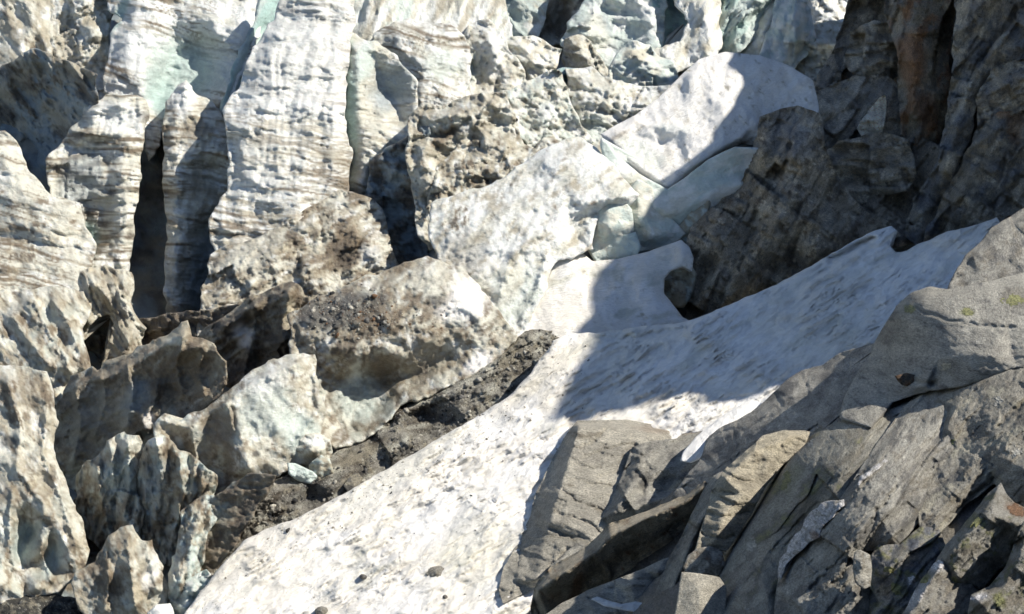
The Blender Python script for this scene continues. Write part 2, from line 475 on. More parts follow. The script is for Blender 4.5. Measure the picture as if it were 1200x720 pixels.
def patch(name, key, x, y, rx, ry, ang, colour, label=None, cover=.5, lift=.7, scale=6):
    """a thin crust (lichen, grit) lying on the surface of a thing: its own mesh, a part of that thing"""
    X, Y, D, Qd, par = SURF[key]
    du, dv = rot(X - x, Y - y, ang)
    m = (np.sqrt((du / rx) ** 2 + (dv / ry) ** 2) + (.5 - cover) * 1.2 - .9 * fbm(X / scale + x, Y / scale, 4, .65)) < .8
    f = Qd[m[Qd].all(1)]
    if len(f) < 3: return None
    vs, inv = np.unique(f, return_inverse=True); f = inv.reshape(-1, 4); n = len(vs)
    Dv = D[vs]
    co = np.concatenate([to_world(X[vs], Y[vs], Dv * (1 - lift / FOC)), to_world(X[vs], Y[vs], Dv * (1 + 2.0 / FOC))])
    E = np.concatenate([f[:, [0, 1]], f[:, [1, 2]], f[:, [2, 3]], f[:, [3, 0]]]); k = E[:, 0] * (n + 1) + E[:, 1]; rk = E[:, 1] * (n + 1) + E[:, 0]
    B = E[~np.isin(k, rk)]
    F = np.concatenate([f, f[:, ::-1] + n, np.stack([B[:, 1], B[:, 0], B[:, 0] + n, B[:, 1] + n], 1)])
    me = bpy.data.meshes.new(name); me.from_pydata((co - np.array(par.location)).tolist(), [], F.tolist()); me.update()
    nv = len(co)
    c = np.tile(PAL[colour], (nv, 1)) * (1 + .5 * fbm(np.tile(X[vs], 2) / 3, np.tile(Y[vs], 2) / 3, 2))[:, None]
    a = me.attributes.new('hue', 'FLOAT_VECTOR', 'POINT'); a.data.foreach_set('vector', c.astype(np.float32).ravel())
    a = me.attributes.new('grain', 'FLOAT_VECTOR', 'POINT'); a.data.foreach_set('vector', np.stack([np.tile(X[vs], 2), np.tile(Y[vs], 2), np.zeros(nv)], 1).astype(np.float32).ravel())
    a = me.attributes.new('unit', 'FLOAT', 'POINT'); a.data.foreach_set('value', np.full(nv, float(Dv.mean() / FOC), np.float32))
    me.materials.append(MAT['rock']); o = bpy.data.objects.new(name, me); COL.objects.link(o); o.parent = par
    if label: o['label'] = label
    return o
# ================================================================ THE SETTING
# noise presets: (kind, amplitude, size[, stretch along grain[, angle]])
N_CHUNK = [('fbm', 14, 45), ('plane',-26, 40), ('ridge', 10, 36, 1.6), ('terr', 5, 40), ('cups', 12, 26, 1.7), ('plane',-8, 15), ('pits', 6, 34), ('fbm', 3, 12), ('ridge', 3.4, 8, 1.5), ('ridge', 1.2, 3.5)]
N_STRAT = [('fbm', 14, 46), ('plane',-14, 42, 1.5), ('ridge', 11, 34, 3.5, 78), ('terr', 4, 40, 2), ('stratam', 3.8, 14, 5), ('stratam', 2.2, 6, 5), ('cupsm', 5, 26, 2.5), ('plane',-3, 14, 2), ('ridge', 1.3, 6, 2.4)]
N_SMOOTH = [('fbm', 13, 36, 1.5), ('plane',-18, 34, 1.5), ('cups', 10, 28, 1.8), ('ridge', 5, 24, 2.2), ('terr', 3, 44, 1.5), ('ridge', 2.6, 10, 2.2), ('fbm', 1.2, 6)]
N_FLUTE = [('ridge', 18, 28, 3.0), ('plane',-14, 34, 2), ('cups', 11, 20, 2.4), ('fbm', 10, 34, 1.5), ('pits', 5, 28, 2), ('ridge', 5.5, 9, 3), ('ridge', 1.6, 4, 2)]
N_LUMP = [('fbm', 12, 36), ('plane',-20, 34), ('ridge', 10, 30, 1.8), ('terr', 4, 34), ('cups', 9, 22, 2), ('plane',-6, 11, 1.4), ('pits', 5, 34), ('ridge', 3.6, 8, 1.6), ('ridge', 1.4, 3.5)]
N_GRIT = [('fbm', 13, 36, 1.4), ('plane',-12, 26, 1.4), ('terr', 4, 30, 1.5), ('ridge', 6, 14, 1.8), ('cups', 4, 9, 1.5), ('ridge', 3, 4.5)]
G_ICE = 'dirty ice blocks of the icefall'

def ice(name, label, cat, poly, ctrl=(), **k):
    k.setdefault('group', G_ICE); k.setdefault('rough', 6.5); k.setdefault('grow', 5.0)
    return relief(name, poly, ctrl, label=label, cat=cat, **k)

# deep ice of the glacier, under and behind every block
relief('glacier', [(-160,-160),(1330,-160),(1330,820),(-160,820)],
       [(180,300,-60),(60,180,-50),(470,300,-50),(250,420,-40),(340,470,-40)],
       pull=-26, edge=-10, step=4, blur=10, noise=[('fbm', 30, 120), ('facet',-24, 60), ('strata', 4, 18, 2), ('fbm', 9, 24)],
       base='I', paint=[('D', .45, 60), ('T', .35, 30, 2)], th=300, kind='structure')

# ---------------------------------------------------------------- far ice at the top of the picture
FAR = dict(mat='clear', step=1.8)
ice('ice_wall', 'creamy fluted ice wall fanning out at the top, behind the blue column', 'ice wall',
    [(378,-60),(570,-60),(590,10),(600,60),(560,95),(520,110),(470,100),(430,75),(395,45),(370,20)],
    [[(440,-20,30),(425,60,26)],[(470,-30,26),(452,80,28)],[(500,-20,8),(478,90,12)],[(540,0,20),(520,60,22)]], at=(480,100), tilt=(0,.9),
    ang=75, noise=[('ridge', 8, 20, 3.5, 68), ('fbm', 8, 40), ('ridge', 3, 9, 3, 60)], base='C', paint=[('W',.5,30,3,68),('T',.4,16,3,65),('P',.35,40)], **FAR)
ice('ice_block', 'smooth grey-blue ice face with a dark hollow at the top edge', 'ice block',
    [(505,-60),(610,-60),(640,0),(628,40),(600,60),(560,60),(530,45),(512,10)],
    [(520,-10,10),(550,10,-6),(580,20,-25),(600,0,-10),(620,20,6),(545,40,12)], at=(575,60), tilt=(.2,.8), ang=-40,
    noise=N_SMOOTH, base='P', paint=[('T',.4,24,2,-50),('W',.3,30)], blobs=[(560,25,30,18,-30,'I',.6)], **FAR)
ice('ice_fin', 'rough snow-crusted ice fin beside the black crevasse at the top', 'ice fin',
    [(590,-50),(668,-50),(690,5),(668,45),(640,52),(606,46),(590,40),(600,15)],
    [[(640,-20,30),(628,5,30),(604,30,20)],(660,10,-16),(640,35,-20),(612,10,10)], at=(630,50), tilt=(.2,.8), ang=60,
    noise=[('ridge',6,14,2,60),('fbm',6,20)], base='W', paint=[('T',.5,14,2),('D',.35,12,2)], blobs=[(650,22,22,30,0,'D',.75)], **FAR)
ice('ice_block', 'tall pale ice block with a blue hollow, right of the black crevasse', 'ice block',
    [(690,-50),(778,-50),(776,10),(772,60),(752,92),(720,78),(702,70),(684,60),(662,52),(668,30),(690,0)],
    [[(700,0,8),(690,40,16)],(725,20,-12),(735,55,-10),[(768,0,20),(762,35,22),(756,70,14)],(745,15,-2)], at=(720,85), tilt=(.1,.7),
    ang=-10, noise=N_SMOOTH, base='P', paint=[('W',.42,22),('I',.3,30)], blobs=[(752,8,24,10,-10,'W',.8),(700,40,16,30,20,'C',.6)], **FAR)
ice('ice_wedge', 'small upright ice wedge with a beige face below the pale block', 'ice wedge',
    [(748,30),(768,34),(773,55),(776,72),(758,72),(748,58)], [(762,42,16),(766,60,14)], at=(762,72), tilt=(0,.6), ang=70, noise=N_SMOOTH, base='T', paint=[('W',.4,10)], **FAR)
ice('ice_hollow', 'deep blue ice recess between two pale blocks at the top', 'ice recess',
    [(765,-50),(830,-50),(835,40),(800,72),(772,66)], [(790,0,-30),(785,50,-25)], at=(790,80), pull=-25, tilt=(0,.5), noise=N_SMOOTH, base='G', paint=[('I',.5,30)], **FAR)
ice('ice_block', 'white ridged ice shoulder sweeping down towards the blue-shaded slab', 'ice block',
    [(788,-50),(842,-50),(838,20),(842,50),(838,66),(810,75),(780,90),(755,88),(742,78),(770,62),(800,55),(812,25),(795,5)],
    [[(805,-10,16),(828,10,26),(832,45,26)],(815,45,10),(790,72,20),(826,62,22)], at=(815,80), tilt=(.1,.9), ang=65,
    noise=[('ridge',5,11,3,60),('fbm',6,22),('fbm',2,8)], base='W', paint=[('C',.5,14,3,60),('T',.25,10,3,60)], **FAR)
ice('ice_slab', 'long green-grey ice slab leaning diagonally at the top', 'ice slab',
    [(838,-50),(905,-50),(900,5),(880,45),(862,62),(845,60),(836,40),(842,10)],
    [[(890,-10,26),(865,40,20)],[(850,0,10),(842,35,10)]], at=(860,70), tilt=(.2,.6), ang=55, noise=N_FLUTE, base='P', paint=[('W',.3,16,3,55),('G',.45,16,3,55)], **FAR)
ice('ice_slab', 'sharp cream ice blade beside the leaning green-grey slab', 'ice blade',
    [(898,-30),(915,12),(906,40),(898,60),(898,74),(880,66),(862,62),(868,48),(885,28),(895,8)],
    [[(905,10,30),(895,50,24)],(880,55,8)], at=(885,70), tilt=(.1,.7), ang=60, noise=N_SMOOTH, base='C', paint=[('W',.4,14)], **FAR)
ice('ice_block', 'pale ice pillar with a rounded top near the cliff', 'ice block',
    [(910,-30),(940,-20),(945,20),(952,45),(940,62),(925,80),(905,76),(896,66),(905,35),(914,10)],
    [[(928,10,26),(935,40,24),(925,62,20)],(910,50,4)], at=(925,80), tilt=(.1,.6), ang=80, noise=N_SMOOTH, base='P', paint=[('W',.5,14),('C',.3,20)], **FAR)
ice('ice_block', 'curling white ice crest right beside the top of the dark cliff', 'ice block',
    [(940,-50),(1010,-50),(1005,30),(985,40),(962,42),(948,25),(938,5)],
    [[(955,-10,22),(962,20,24),(985,25,22)],(945,10,8),(990,5,10)], at=(970,45), tilt=(.0,.8), ang=-20, noise=N_CHUNK, base='C', paint=[('W',.6,14),('Y',.35,12)], **FAR)
ice('ice_block', 'round cream ice boulder wedged between glacier and dark cliff', 'ice block',
    [(925,52),(945,38),(968,32),(985,28),(998,40),(985,60),(975,80),(958,92),(940,84),(922,72),(916,64)],
    [(950,50,30),(968,45,28),(940,68,22),(960,72,22),(980,50,16)], at=(955,90), tilt=(.1,.6), noise=N_CHUNK, base='C', paint=[('W',.5,12),('Y',.35,10)], **FAR)
ice('ice_lump', 'small smooth ice knob leaning against the dark cliff', 'ice knob',
    [(960,30),(972,26),(982,34),(978,48),(966,52),(958,42)], [(970,38,26)], at=(970,50), pull=14, noise=N_SMOOTH, base='W', paint=[('C',.5,10)], **FAR)
ice('ice_lump', 'pair of small pointed ice flakes above the blue-shaded slab', 'ice flake',
    [(836,50),(848,48),(860,60),(862,68),(840,64)], [(848,56,10)], at=(850,68), pull=10, noise=N_SMOOTH, base='W', **FAR)

# ---------------------------------------------------------------- upper left
ice('ice_rib', 'tan diagonal ice rib in the top left corner', 'ice rib',
    [(-80,-60),(70,-60),(68,0),(62,30),(66,60),(50,80),(38,92),(10,100),(-80,110)],
    [[(20,-10,26),(38,30,26),(58,58,20)],[(8,20,14),(25,60,26),(36,78,18)],(28,20,-2),(45,60,-6),(0,40,-10),(0,80,6),(58,10,10)], at=(30,95), tilt=(0,.9), ang=-52,
    noise=[('ridge',5,12,2.5,-52),('fbm',8,30),('fbm',3,9)], base='C', paint=[('T',.55,18,2.5,-52),('W',.3,14),('D',.2,12,3,-52)], mat='ice')
ice('ice_wall', 'shaded grey hollow wall under the tan rib in the upper left', 'ice wall',
    [(40,60),(110,90),(108,130),(100,170),(75,215),(30,240),(-80,200),(-80,90),(0,85)],
    [(50,110,-16),(30,150,-30),(20,190,-34),(80,130,-26),(70,170,-30)], at=(40,220), tilt=(1.2,0), ang=-50, pull=-90, noise=N_FLUTE, base='I', paint=[('T',.5,24,2,-50),('D',.35,30,2,-50)])
ice('ice_block', 'lumpy tan and white ice bulge between rib and great white block', 'ice block',
    [(62,-60),(140,-60),(135,0),(122,40),(130,80),(128,105),(108,120),(98,100),(75,85),(63,50)],
    [[(95,-10,26),(108,20,30),(118,60,16)],(78,20,4),(80,50,-4),(100,80,-10)], at=(100,110), tilt=(0,.9), ang=20, noise=N_LUMP+[('facet',-9,24)], base='C',
    paint=[('W',.5,20),('T',.45,16)], blobs=[(80,45,16,30,0,'T',.7)])
GREAT = ice('ice_block', 'great white block with a smooth turquoise hollow in its face', 'ice block',
    [(120,-60),(330,-60),(318,-5),(300,40),(285,70),(268,120),(268,135),(250,130),(215,130),(190,140),(175,185),(170,120),(140,112),(124,105),(128,75),(135,40),(150,20),(132,10)],
    [[(160,0,28),(150,40,34),(145,85,30)],[(200,0,22),(240,20,26),(285,35,24)],(170,60,30),(165,95,26),(185,72,-2),(205,62,-34),(235,56,-36),(252,72,-20),(190,105,-44),(225,100,-46),(250,100,-22),(275,60,10),(262,100,4),(180,130,-12)],
    at=(200,130), tilt=(.05,.95), ang=-14, noise=[('fbm',7,36),('fbm',5,12),('strata',3,13,2.5),('cups',2.5,9)], base='W',
    paint=[('C',.3,24,2.5),('T',.25,'l'),('B',.12,'l')], blobs=[(215,82,48,30,-15,'G',.75),(190,115,18,34,20,'G',.8),(138,20,7,30,-25,'G',.8),(215,75,60,44,0,'P',.5),(158,62,18,26,0,'W',.8)], blur=4)
ice('crevasse_wall', 'narrow turquoise crevasse wall', None,
    [(330,-60),(360,-60),(350,0),(325,30),(300,70),(280,115),(270,145),(262,130),(272,95),(285,60),(305,20)],
    [[(335,0,-20),(300,55,-26),(275,110,-24)]], at=(285,120), parent=GREAT, tilt=(0,.9), pull=-8, ang=60, noise=[('fbm',4,20),('ridge',3,8,3)], base='P', paint=[('G',.55,12,4,60),('I',.3,14,4,60)], mat='clear')
ice('ice_tower', 'lean ice tower with a pointed white cap, right of the black crevasse', 'ice tower',
    [(216,94),(232,110),(250,122),(262,140),(270,160),(278,200),(285,260),(275,330),(250,385),(225,405),(198,405),(194,330),(195,260),(192,200),(192,150),(198,115)],
    [[(217,100,26),(222,130,30),(240,150,26),(262,180,22)],[(205,160,22),(208,230,26),(205,300,24),(212,380,20)],(198,130,10),[(222,195,16),(236,240,8),(246,290,-44),(238,380,-50)],(228,180,20),(250,200,-18),(262,240,-26),(248,340,-56),(205,395,16)],
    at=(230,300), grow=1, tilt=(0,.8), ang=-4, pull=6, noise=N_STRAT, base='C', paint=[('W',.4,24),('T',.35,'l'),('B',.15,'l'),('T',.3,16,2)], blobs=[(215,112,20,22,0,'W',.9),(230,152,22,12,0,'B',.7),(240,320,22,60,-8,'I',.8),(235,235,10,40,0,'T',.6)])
ice('ice_pillar', 'banded grey-white ice pillar left of the black crevasse', 'ice pillar',
    [(102,122),(130,112),(155,112),(172,118),(174,140),(166,170),(164,210),(155,260),(152,310),(150,330),(110,342),(96,335),(100,300),(75,260),(58,225),(55,190),(75,160),(95,140)],
    [[(108,128,34),(135,122,34),(165,125,26)],[(106,158,30),(135,155,26),(162,160,22)],[(85,175,-2),(75,215,-4)],(110,200,8),[(122,175,-2),(132,240,4),(122,300,6)],[(140,180,22),(146,240,28),(140,300,30)],[(158,200,16),(150,290,24)],(95,240,-26),(100,290,-30),(112,160,14)],
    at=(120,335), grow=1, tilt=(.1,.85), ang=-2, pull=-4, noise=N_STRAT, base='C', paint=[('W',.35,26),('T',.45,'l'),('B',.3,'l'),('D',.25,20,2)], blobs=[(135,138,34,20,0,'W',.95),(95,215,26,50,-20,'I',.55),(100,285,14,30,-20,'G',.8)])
ice('ice_pillar', 'great white ice pillar ribbed with brown dirt bands', 'ice pillar',
    [(350,-60),(410,-40),(412,20),(405,50),(402,95),(400,140),(408,180),(404,225),(398,260),(370,300),(330,320),(285,335),(258,300),(248,260),(268,225),(275,190),(268,160),(266,130),(285,100),(300,60),(325,25)],
    [[(330,30,22),(305,90,26),(280,150,24),(285,220,22)],[(370,30,34),(365,120,36),(355,220,36),(340,300,30)],[(400,50,26),(396,130,26),(398,220,20)],(320,180,30),(265,280,16),(270,205,14),(310,310,22)],
    at=(340,320), tilt=(.05,.92), ang=-6, noise=[('fbm',12,60),('facet',-12,44,1.5),('terr',4,50,2),('ridge',10,46,3.5,80),('stratam',4,13,4),('stratam',2,7,5),('fbm',3.5,14,1.5),('ridge',1.2,6,2)], base='W',
    paint=[('C',.35,30,2),('T',.42,'l'),('B',.34,'l',1,-9)], blobs=[(350,70,90,80,-6,'W',.75),(330,180,60,40,-6,'C',.3),(300,300,60,30,10,'T',.4)], blur=4)
ice('ice_column', 'blue-green ice column with a smooth shaded side', 'ice column',
    [(405,42),(420,48),(440,52),(462,70),(482,95),(486,120),(482,150),(475,185),(455,192),(440,205),(438,235),(415,240),(403,215),(408,170),(402,120),(401,85)],
    [[(418,52,30),(420,100,30),(424,150,34),(425,210,34)],[(408,80,14),(410,150,14)],[(440,72,-10),(455,110,-26),(470,135,-26)],(445,152,26),(460,162,18),(435,190,30),(440,110,-14)],
    at=(435,235), tilt=(.35,.7), ang=-8, pull=-6, noise=[('fbm',7,26),('plane',-9,26),('strata',4,12,3),('ridge',3,8,2),('fbm',2.5,9)], base='C',
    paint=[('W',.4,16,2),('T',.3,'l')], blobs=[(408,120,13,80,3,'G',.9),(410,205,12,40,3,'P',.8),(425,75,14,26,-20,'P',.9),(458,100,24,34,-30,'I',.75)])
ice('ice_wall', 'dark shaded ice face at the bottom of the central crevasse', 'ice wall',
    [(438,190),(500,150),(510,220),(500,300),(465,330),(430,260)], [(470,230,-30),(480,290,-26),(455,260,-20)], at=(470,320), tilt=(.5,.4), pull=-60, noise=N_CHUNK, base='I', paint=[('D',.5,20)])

# ---------------------------------------------------------------- upper middle
ice('ice_block', 'broad white ice crest rising right of the blue-green column', 'ice block',
    [(440,42),(462,30),(480,28),(505,34),(525,30),(540,44),(548,70),(545,100),(535,125),(510,135),(488,132),(482,100),(465,72),(448,58)],
    [[(465,38,26),(500,42,24),(530,40,22)],[(470,60,22),(500,80,26),(520,110,26)],(490,115,24),(538,80,4),(455,55,8),(510,60,28)],
    at=(500,130), tilt=(.05,.95), ang=-12, noise=N_CHUNK[:1]+[('strata',3,11,2),('fbm',5,14),('ridge',2,7)], base='W', paint=[('C',.4,18),('T',.3,'l'),('B',.15,'l'),('T',.2,10)], blobs=[(520,75,26,22,0,'P',.6)])
ice('ice_block', 'craggy white ice head with a shaded grey hollow on its left', 'ice block',
    [(525,60),(545,48),(555,30),(572,28),(585,42),(590,60),(602,72),(612,90),(615,105),(600,112),(575,112),(560,115),(545,112),(535,95),(527,80)],
    [[(570,34,22),(578,60,28),(592,85,24)],(545,75,-14),(538,95,-12),(560,100,6),(575,95,14),(560,60,10)], at=(570,112), tilt=(.05,.8), ang=50, noise=N_CHUNK, base='C',
    paint=[('W',.5,14),('T',.3,12)], blobs=[(542,80,16,26,0,'P',.8),(578,55,14,24,-30,'W',.8),(572,98,14,12,0,'T',.5)])
ice('ice_block', 'pale fluted ice ledge sloping down under the black crevasse', 'ice block',
    [(588,52),(600,46),(622,48),(640,56),(655,60),(648,78),(640,85),(622,92),(612,100),(604,84),(592,66)],
    [[(602,50,20),(628,58,22),(645,66,18)],(608,75,2),(620,80,4)], at=(620,98), tilt=(.1,.8), ang=-30, noise=N_FLUTE, base='C', paint=[('W',.5,14),('Y',.3,10)])
ice('ice_lump', 'two-horned dirty ice knob above the dark slit', 'ice knob',
    [(666,50),(680,44),(690,52),(694,64),(708,84),(716,96),(690,92),(672,82),(664,70)], [[(678,50,22),(684,66,20)],(700,84,14),(674,72,4)], at=(685,92), tilt=(.1,.7), noise=N_CHUNK, base='C', paint=[('T',.45,10),('W',.3,8),('D',.2,8)])
ice('ice_lump', 'small rounded ice boulder at the foot of the pale block', 'ice knob', [(655,48),(668,42),(682,48),(684,58),(670,62),(656,60)], [(668,50,18)], at=(668,60), tilt=(0,.4), noise=N_CHUNK, base='C', paint=[('T',.5,9)])
ice('ice_block', 'cream and blue ice lump standing in front of the white shoulder', 'ice block',
    [(718,80),(728,64),(742,54),(758,58),(770,70),(786,76),(792,92),(796,102),(775,108),(752,110),(732,104),(716,94)],
    [[(742,60,26),(755,70,22)],(735,82,8),(752,90,12),(775,86,20),(782,98,10)], at=(755,110), tilt=(.05,.6), noise=N_SMOOTH+[('facet',-7,18)], base='P', paint=[('C',.45,14),('W',.3,12)], blobs=[(745,64,16,8,0,'Y',.7)], mat='clear')
LONG = ice('ice_block', 'long cream ice ridge with a rounded edge, right of the dark slit', 'ice block',
    [(666,84),(690,84),(716,98),(745,106),(775,108),(800,100),(830,92),(820,120),(800,140),(775,148),(740,142),(715,165),(705,178),(690,165),(680,145),(672,115)],
    [[(680,92,24),(720,108,26),(760,118,24),(800,112,20)],[(685,125,18),(712,128,16)],(695,150,0),(712,155,-2),(760,135,18),(735,128,20)],
    at=(720,170), tilt=(.05,1.0), ang=-10, noise=N_CHUNK[:1]+N_LUMP[1:], base='C', paint=[('W',.5,18),('T',.3,12)], blobs=[(697,150,16,20,0,'P',.7)])
ice('crevasse_wall', 'dark green crevasse wall', None,
    [(655,85),(672,84),(680,115),(695,145),(712,172),(700,178),(680,160),(664,130)], [[(664,100,-24),(690,155,-24)]], at=(685,165), parent=LONG, tilt=(0,.9), pull=-14, noise=N_SMOOTH, base='I', paint=[('G',.5,10)], mat='clear')
ice('ice_block', 'broad pitted ice block with a shaded blue face, left of the dark slit', 'ice block',
    [(585,115),(600,108),(625,98),(645,86),(656,92),(664,120),(675,145),(692,165),(672,178),(640,182),(615,178),(600,160),(588,140)],
    [[(600,116,22),(640,96,24),(655,100,20)],[(600,125,14),(630,118,18),(655,125,16)],(610,150,-2),(640,145,12),(655,155,2),(630,165,0),(675,160,0)],
    at=(640,180), tilt=(.1,.55), ang=-25, noise=N_LUMP+[('facet',-7,22)], base='C', paint=[('P',.5,18),('T',.3,12),('W',.35,14)], blobs=[(600,142,12,22,0,'N',.5),(640,132,20,12,-10,'W',.6)])
ice('ice_rib', 'dirty ice rib split by a dark open crack, right of the central crevasse', 'ice rib',
    [(484,140),(495,125),(520,130),(548,118),(570,112),(590,112),(600,140),(600,175),(585,205),(560,235),(530,250),(505,290),(492,270),(490,230),(480,190)],
    [[(495,135,30),(530,138,30),(575,120,24)],[(500,165,20),(525,160,22),(550,150,22)],[(498,196,26),(520,212,24),(545,196,26)],(500,250,10),(565,150,-8),(575,180,12),(592,150,-18),(535,235,6),(522,184,-24),(545,178,-20),(515,235,-10)],
    at=(530,280), tilt=(.05,.85), ang=-18, noise=N_LUMP+[('facet',-9,24),('strata',3,13,2)], base='C', paint=[('W',.35,16),('T',.5,18),('B',.25,12)], blobs=[(520,160,22,8,30,'B',.85)],
    cracks=[([(485,165),(505,158),(520,160),(538,150),(550,140)],3.5,16),([(455,128),(480,122),(500,130),(530,125)],2.2,8)])
ice('ice_block', 'dark-streaked dirty ice shoulder above the snow-white dome', 'ice block',
    [(545,170),(575,150),(600,145),(612,172),(630,180),(640,165),(668,172),(660,190),(620,215),(580,235),(545,240),(515,232),(505,210),(525,190)],
    [[(560,165,22),(590,160,20)],[(530,205,14),(570,200,20),(610,190,18),(650,178,16)],(550,225,-24),(575,222,-18),(590,210,10),(575,180,-6),(625,180,-8)],
    at=(570,240), tilt=(.0,1.0), ang=15, noise=N_LUMP, base='C', paint=[('T',.55,16,1.5),('B',.35,12,1.5),('W',.3,12)])
ice('ice_dome', 'broad sunlit pitted ice dome in the centre of the upper half', 'ice dome',
    [(612,198),(640,178),(665,166),(682,165),(700,180),(718,200),(742,228),(736,238),(712,242),(698,250),(692,262),(690,290),(670,296),(650,300),(640,320),(632,345),(618,375),(605,392),(585,375),(560,345),(535,320),(515,300),(505,265),(510,240),(545,228),(580,220)],
    [[(640,188,24),(680,180,28),(705,200,32),(736,227,32)],[(560,250,18),(610,240,30),(660,225,34),(696,238,30),(728,236,32)],[(530,280,14),(570,290,26),(620,285,30),(655,275,20)],(680,254,2),(668,268,-6),(682,280,-10),[(560,320,18),(590,340,8),(606,370,-6)],(625,310,10),(600,310,16),(620,350,-2),(650,290,10)],
    cracks=[([(742,228),(700,236),(655,258),(600,300),(585,345)],8,-10),([(640,300),(632,335),(612,372)],6,-10)], at=(620,380), tilt=(.05,1.0), ang=38, pull=8, noise=[('fbm',7,44),('cups',4,11,1.5),('ridge',3,9,2),('fbm',3,8)], base='W', paint=[('C',.4,24,2,38),('T',.3,14,2,38),('B',.12,10,2,38)],
    blobs=[(605,345,30,45,-20,'P',.5),(600,330,14,34,-20,'Y',.45),(545,300,30,30,0,'T',.5),(655,262,14,16,0,'N',.5)], blur=4)

# ---------------------------------------------------------------- the slab carried against the cliff, and fallen blocks under it
SLAB = ice('ice_slab', 'huge smooth ice slab half in blue shade, wedged against the cliff', 'ice slab',
    [(705,158),(722,148),(745,136),(772,116),(798,90),(820,70),(850,62),(890,66),(925,78),(952,95),(960,130),(930,165),(905,172),(870,168),(848,176),(830,190),(805,210),(783,225),(762,214),(740,200),(718,178)],
    [[(712,160,10),(745,142,20),(770,148,22),(800,152,24),(812,166,30)],[(724,168,14),(745,160,4),(780,168,4),(798,176,16)],[(740,190,16),(782,218,20),(805,200,26),(835,182,30),(870,162,26)],(770,190,8),[(812,85,20),(850,70,18),(900,76,12)],(850,110,34),(800,125,20),(890,125,22),(925,130,6),(845,150,34),(880,150,24),(865,90,26)],
    at=(800,220), tilt=(.08,.9), ang=40, pull=10, edge=2, grow=1, noise=[('fbm', 7, 44), ('facet', -6, 40, 1.5), ('cups', 6, 15, 1.5), ('ridge', 2, 20, 3, -60), ('fbm', 2, 8, 1.5)], base='N', rnd=(2,2), rough=1.2,
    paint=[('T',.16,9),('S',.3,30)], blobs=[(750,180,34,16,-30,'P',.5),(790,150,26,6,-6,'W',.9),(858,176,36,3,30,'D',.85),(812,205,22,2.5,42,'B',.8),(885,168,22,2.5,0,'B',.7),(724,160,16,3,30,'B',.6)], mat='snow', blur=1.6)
ice('ice_band', 'smooth cream-white ice band curving under the slab', None,
    [(705,165),(718,184),(745,207),(782,226),(805,212),(832,190),(862,176),(905,178),(900,200),(880,215),(845,232),(820,250),(800,275),(775,270),(745,250),(738,225),(715,195)],
    [[(720,192,6),(750,215,6),(782,236,8),(830,205,4),(880,185,-6)],[(750,232,16),(785,252,20),(815,238,18),(850,215,10)],[(765,258,4),(800,268,-2),(840,240,-8)],(870,205,-8)],
    at=(800,270), parent=SLAB, tilt=(.0,.1), ang=25, pull=-14, grow=4, noise=[('fbm',5,36,2),('fbm',1.5,12,2),('strata',1.5,14,3)], base='P', rough=1.0, paint=[('C',.4,30,3),('W',.45,24,2)], mat='clear')
ice('ice_wall', 'blue-grey shaded ice recess between the ledge and the dark cliff', 'ice wall',
    [(800,255),(850,225),(900,190),(915,230),(870,300),(810,310),(790,285)], [(840,260,-10)], at=(830,300), pull=-26, tilt=(.3,.3), noise=N_SMOOTH, base='I', paint=[('T',.5,20)])  # blue-grey base colour mottled with tan
ice('ice_block', 'fallen smooth grey block leaning beneath the cream ledge', 'ice block',
    [(738,226),(748,215),(760,222),(764,245),(786,262),(800,275),(782,285),(748,292),(735,285),(732,262),(728,245)],
    [[(745,224,16),(752,255,22),(765,275,22)],(785,272,12),(738,265,6)], at=(755,292), tilt=(.0,.1), pull=-34, noise=[('fbm',5,24),('plane',-4,24),('fbm',1.2,8)], base='C', rough=1.5, paint=[('P',.5,20),('W',.3,14)], mat='clear')
ice('ice_block', 'rounded fallen ice block with a curved dark edge, beside the snow apron', 'ice block',
    [(694,255),(710,240),(726,235),(736,248),(738,268),(722,282),(712,302),(700,304),(692,290),(690,272)],
    [[(712,245,18),(716,270,20)],(700,290,2),(728,262,14)], at=(712,302), tilt=(.1,.05), pull=-10, noise=[('fbm',5,24),('plane',-4,24),('fbm',1.2,8)], base='P', rough=1.5, paint=[('C',.5,16)], mat='clear')
ice('ice_block', 'small shaded ice block sunk behind the top of the snow apron', 'ice block',
    [(712,300),(724,282),(742,276),(746,290),(740,304),(722,308)], [(730,290,8)], at=(728,305), tilt=(.2,0), pull=-12, noise=[('fbm',5,24),('plane',-4,24),('fbm',1.2,8)], base='P', rough=1.2, mat='clear')
ice('ice_block', 'slanting ice slab edge against the cliff beside the snow apron', 'ice block',
    [(790,278),(804,262),(822,238),(830,236),(822,256),(806,284)], [(806,268,8)], at=(800,284), pull=-20, noise=[('fbm',5,24),('plane',-4,24),('fbm',1.2,8)], base='T', rough=1.2, paint=[('P',.4,12)], mat='clear')

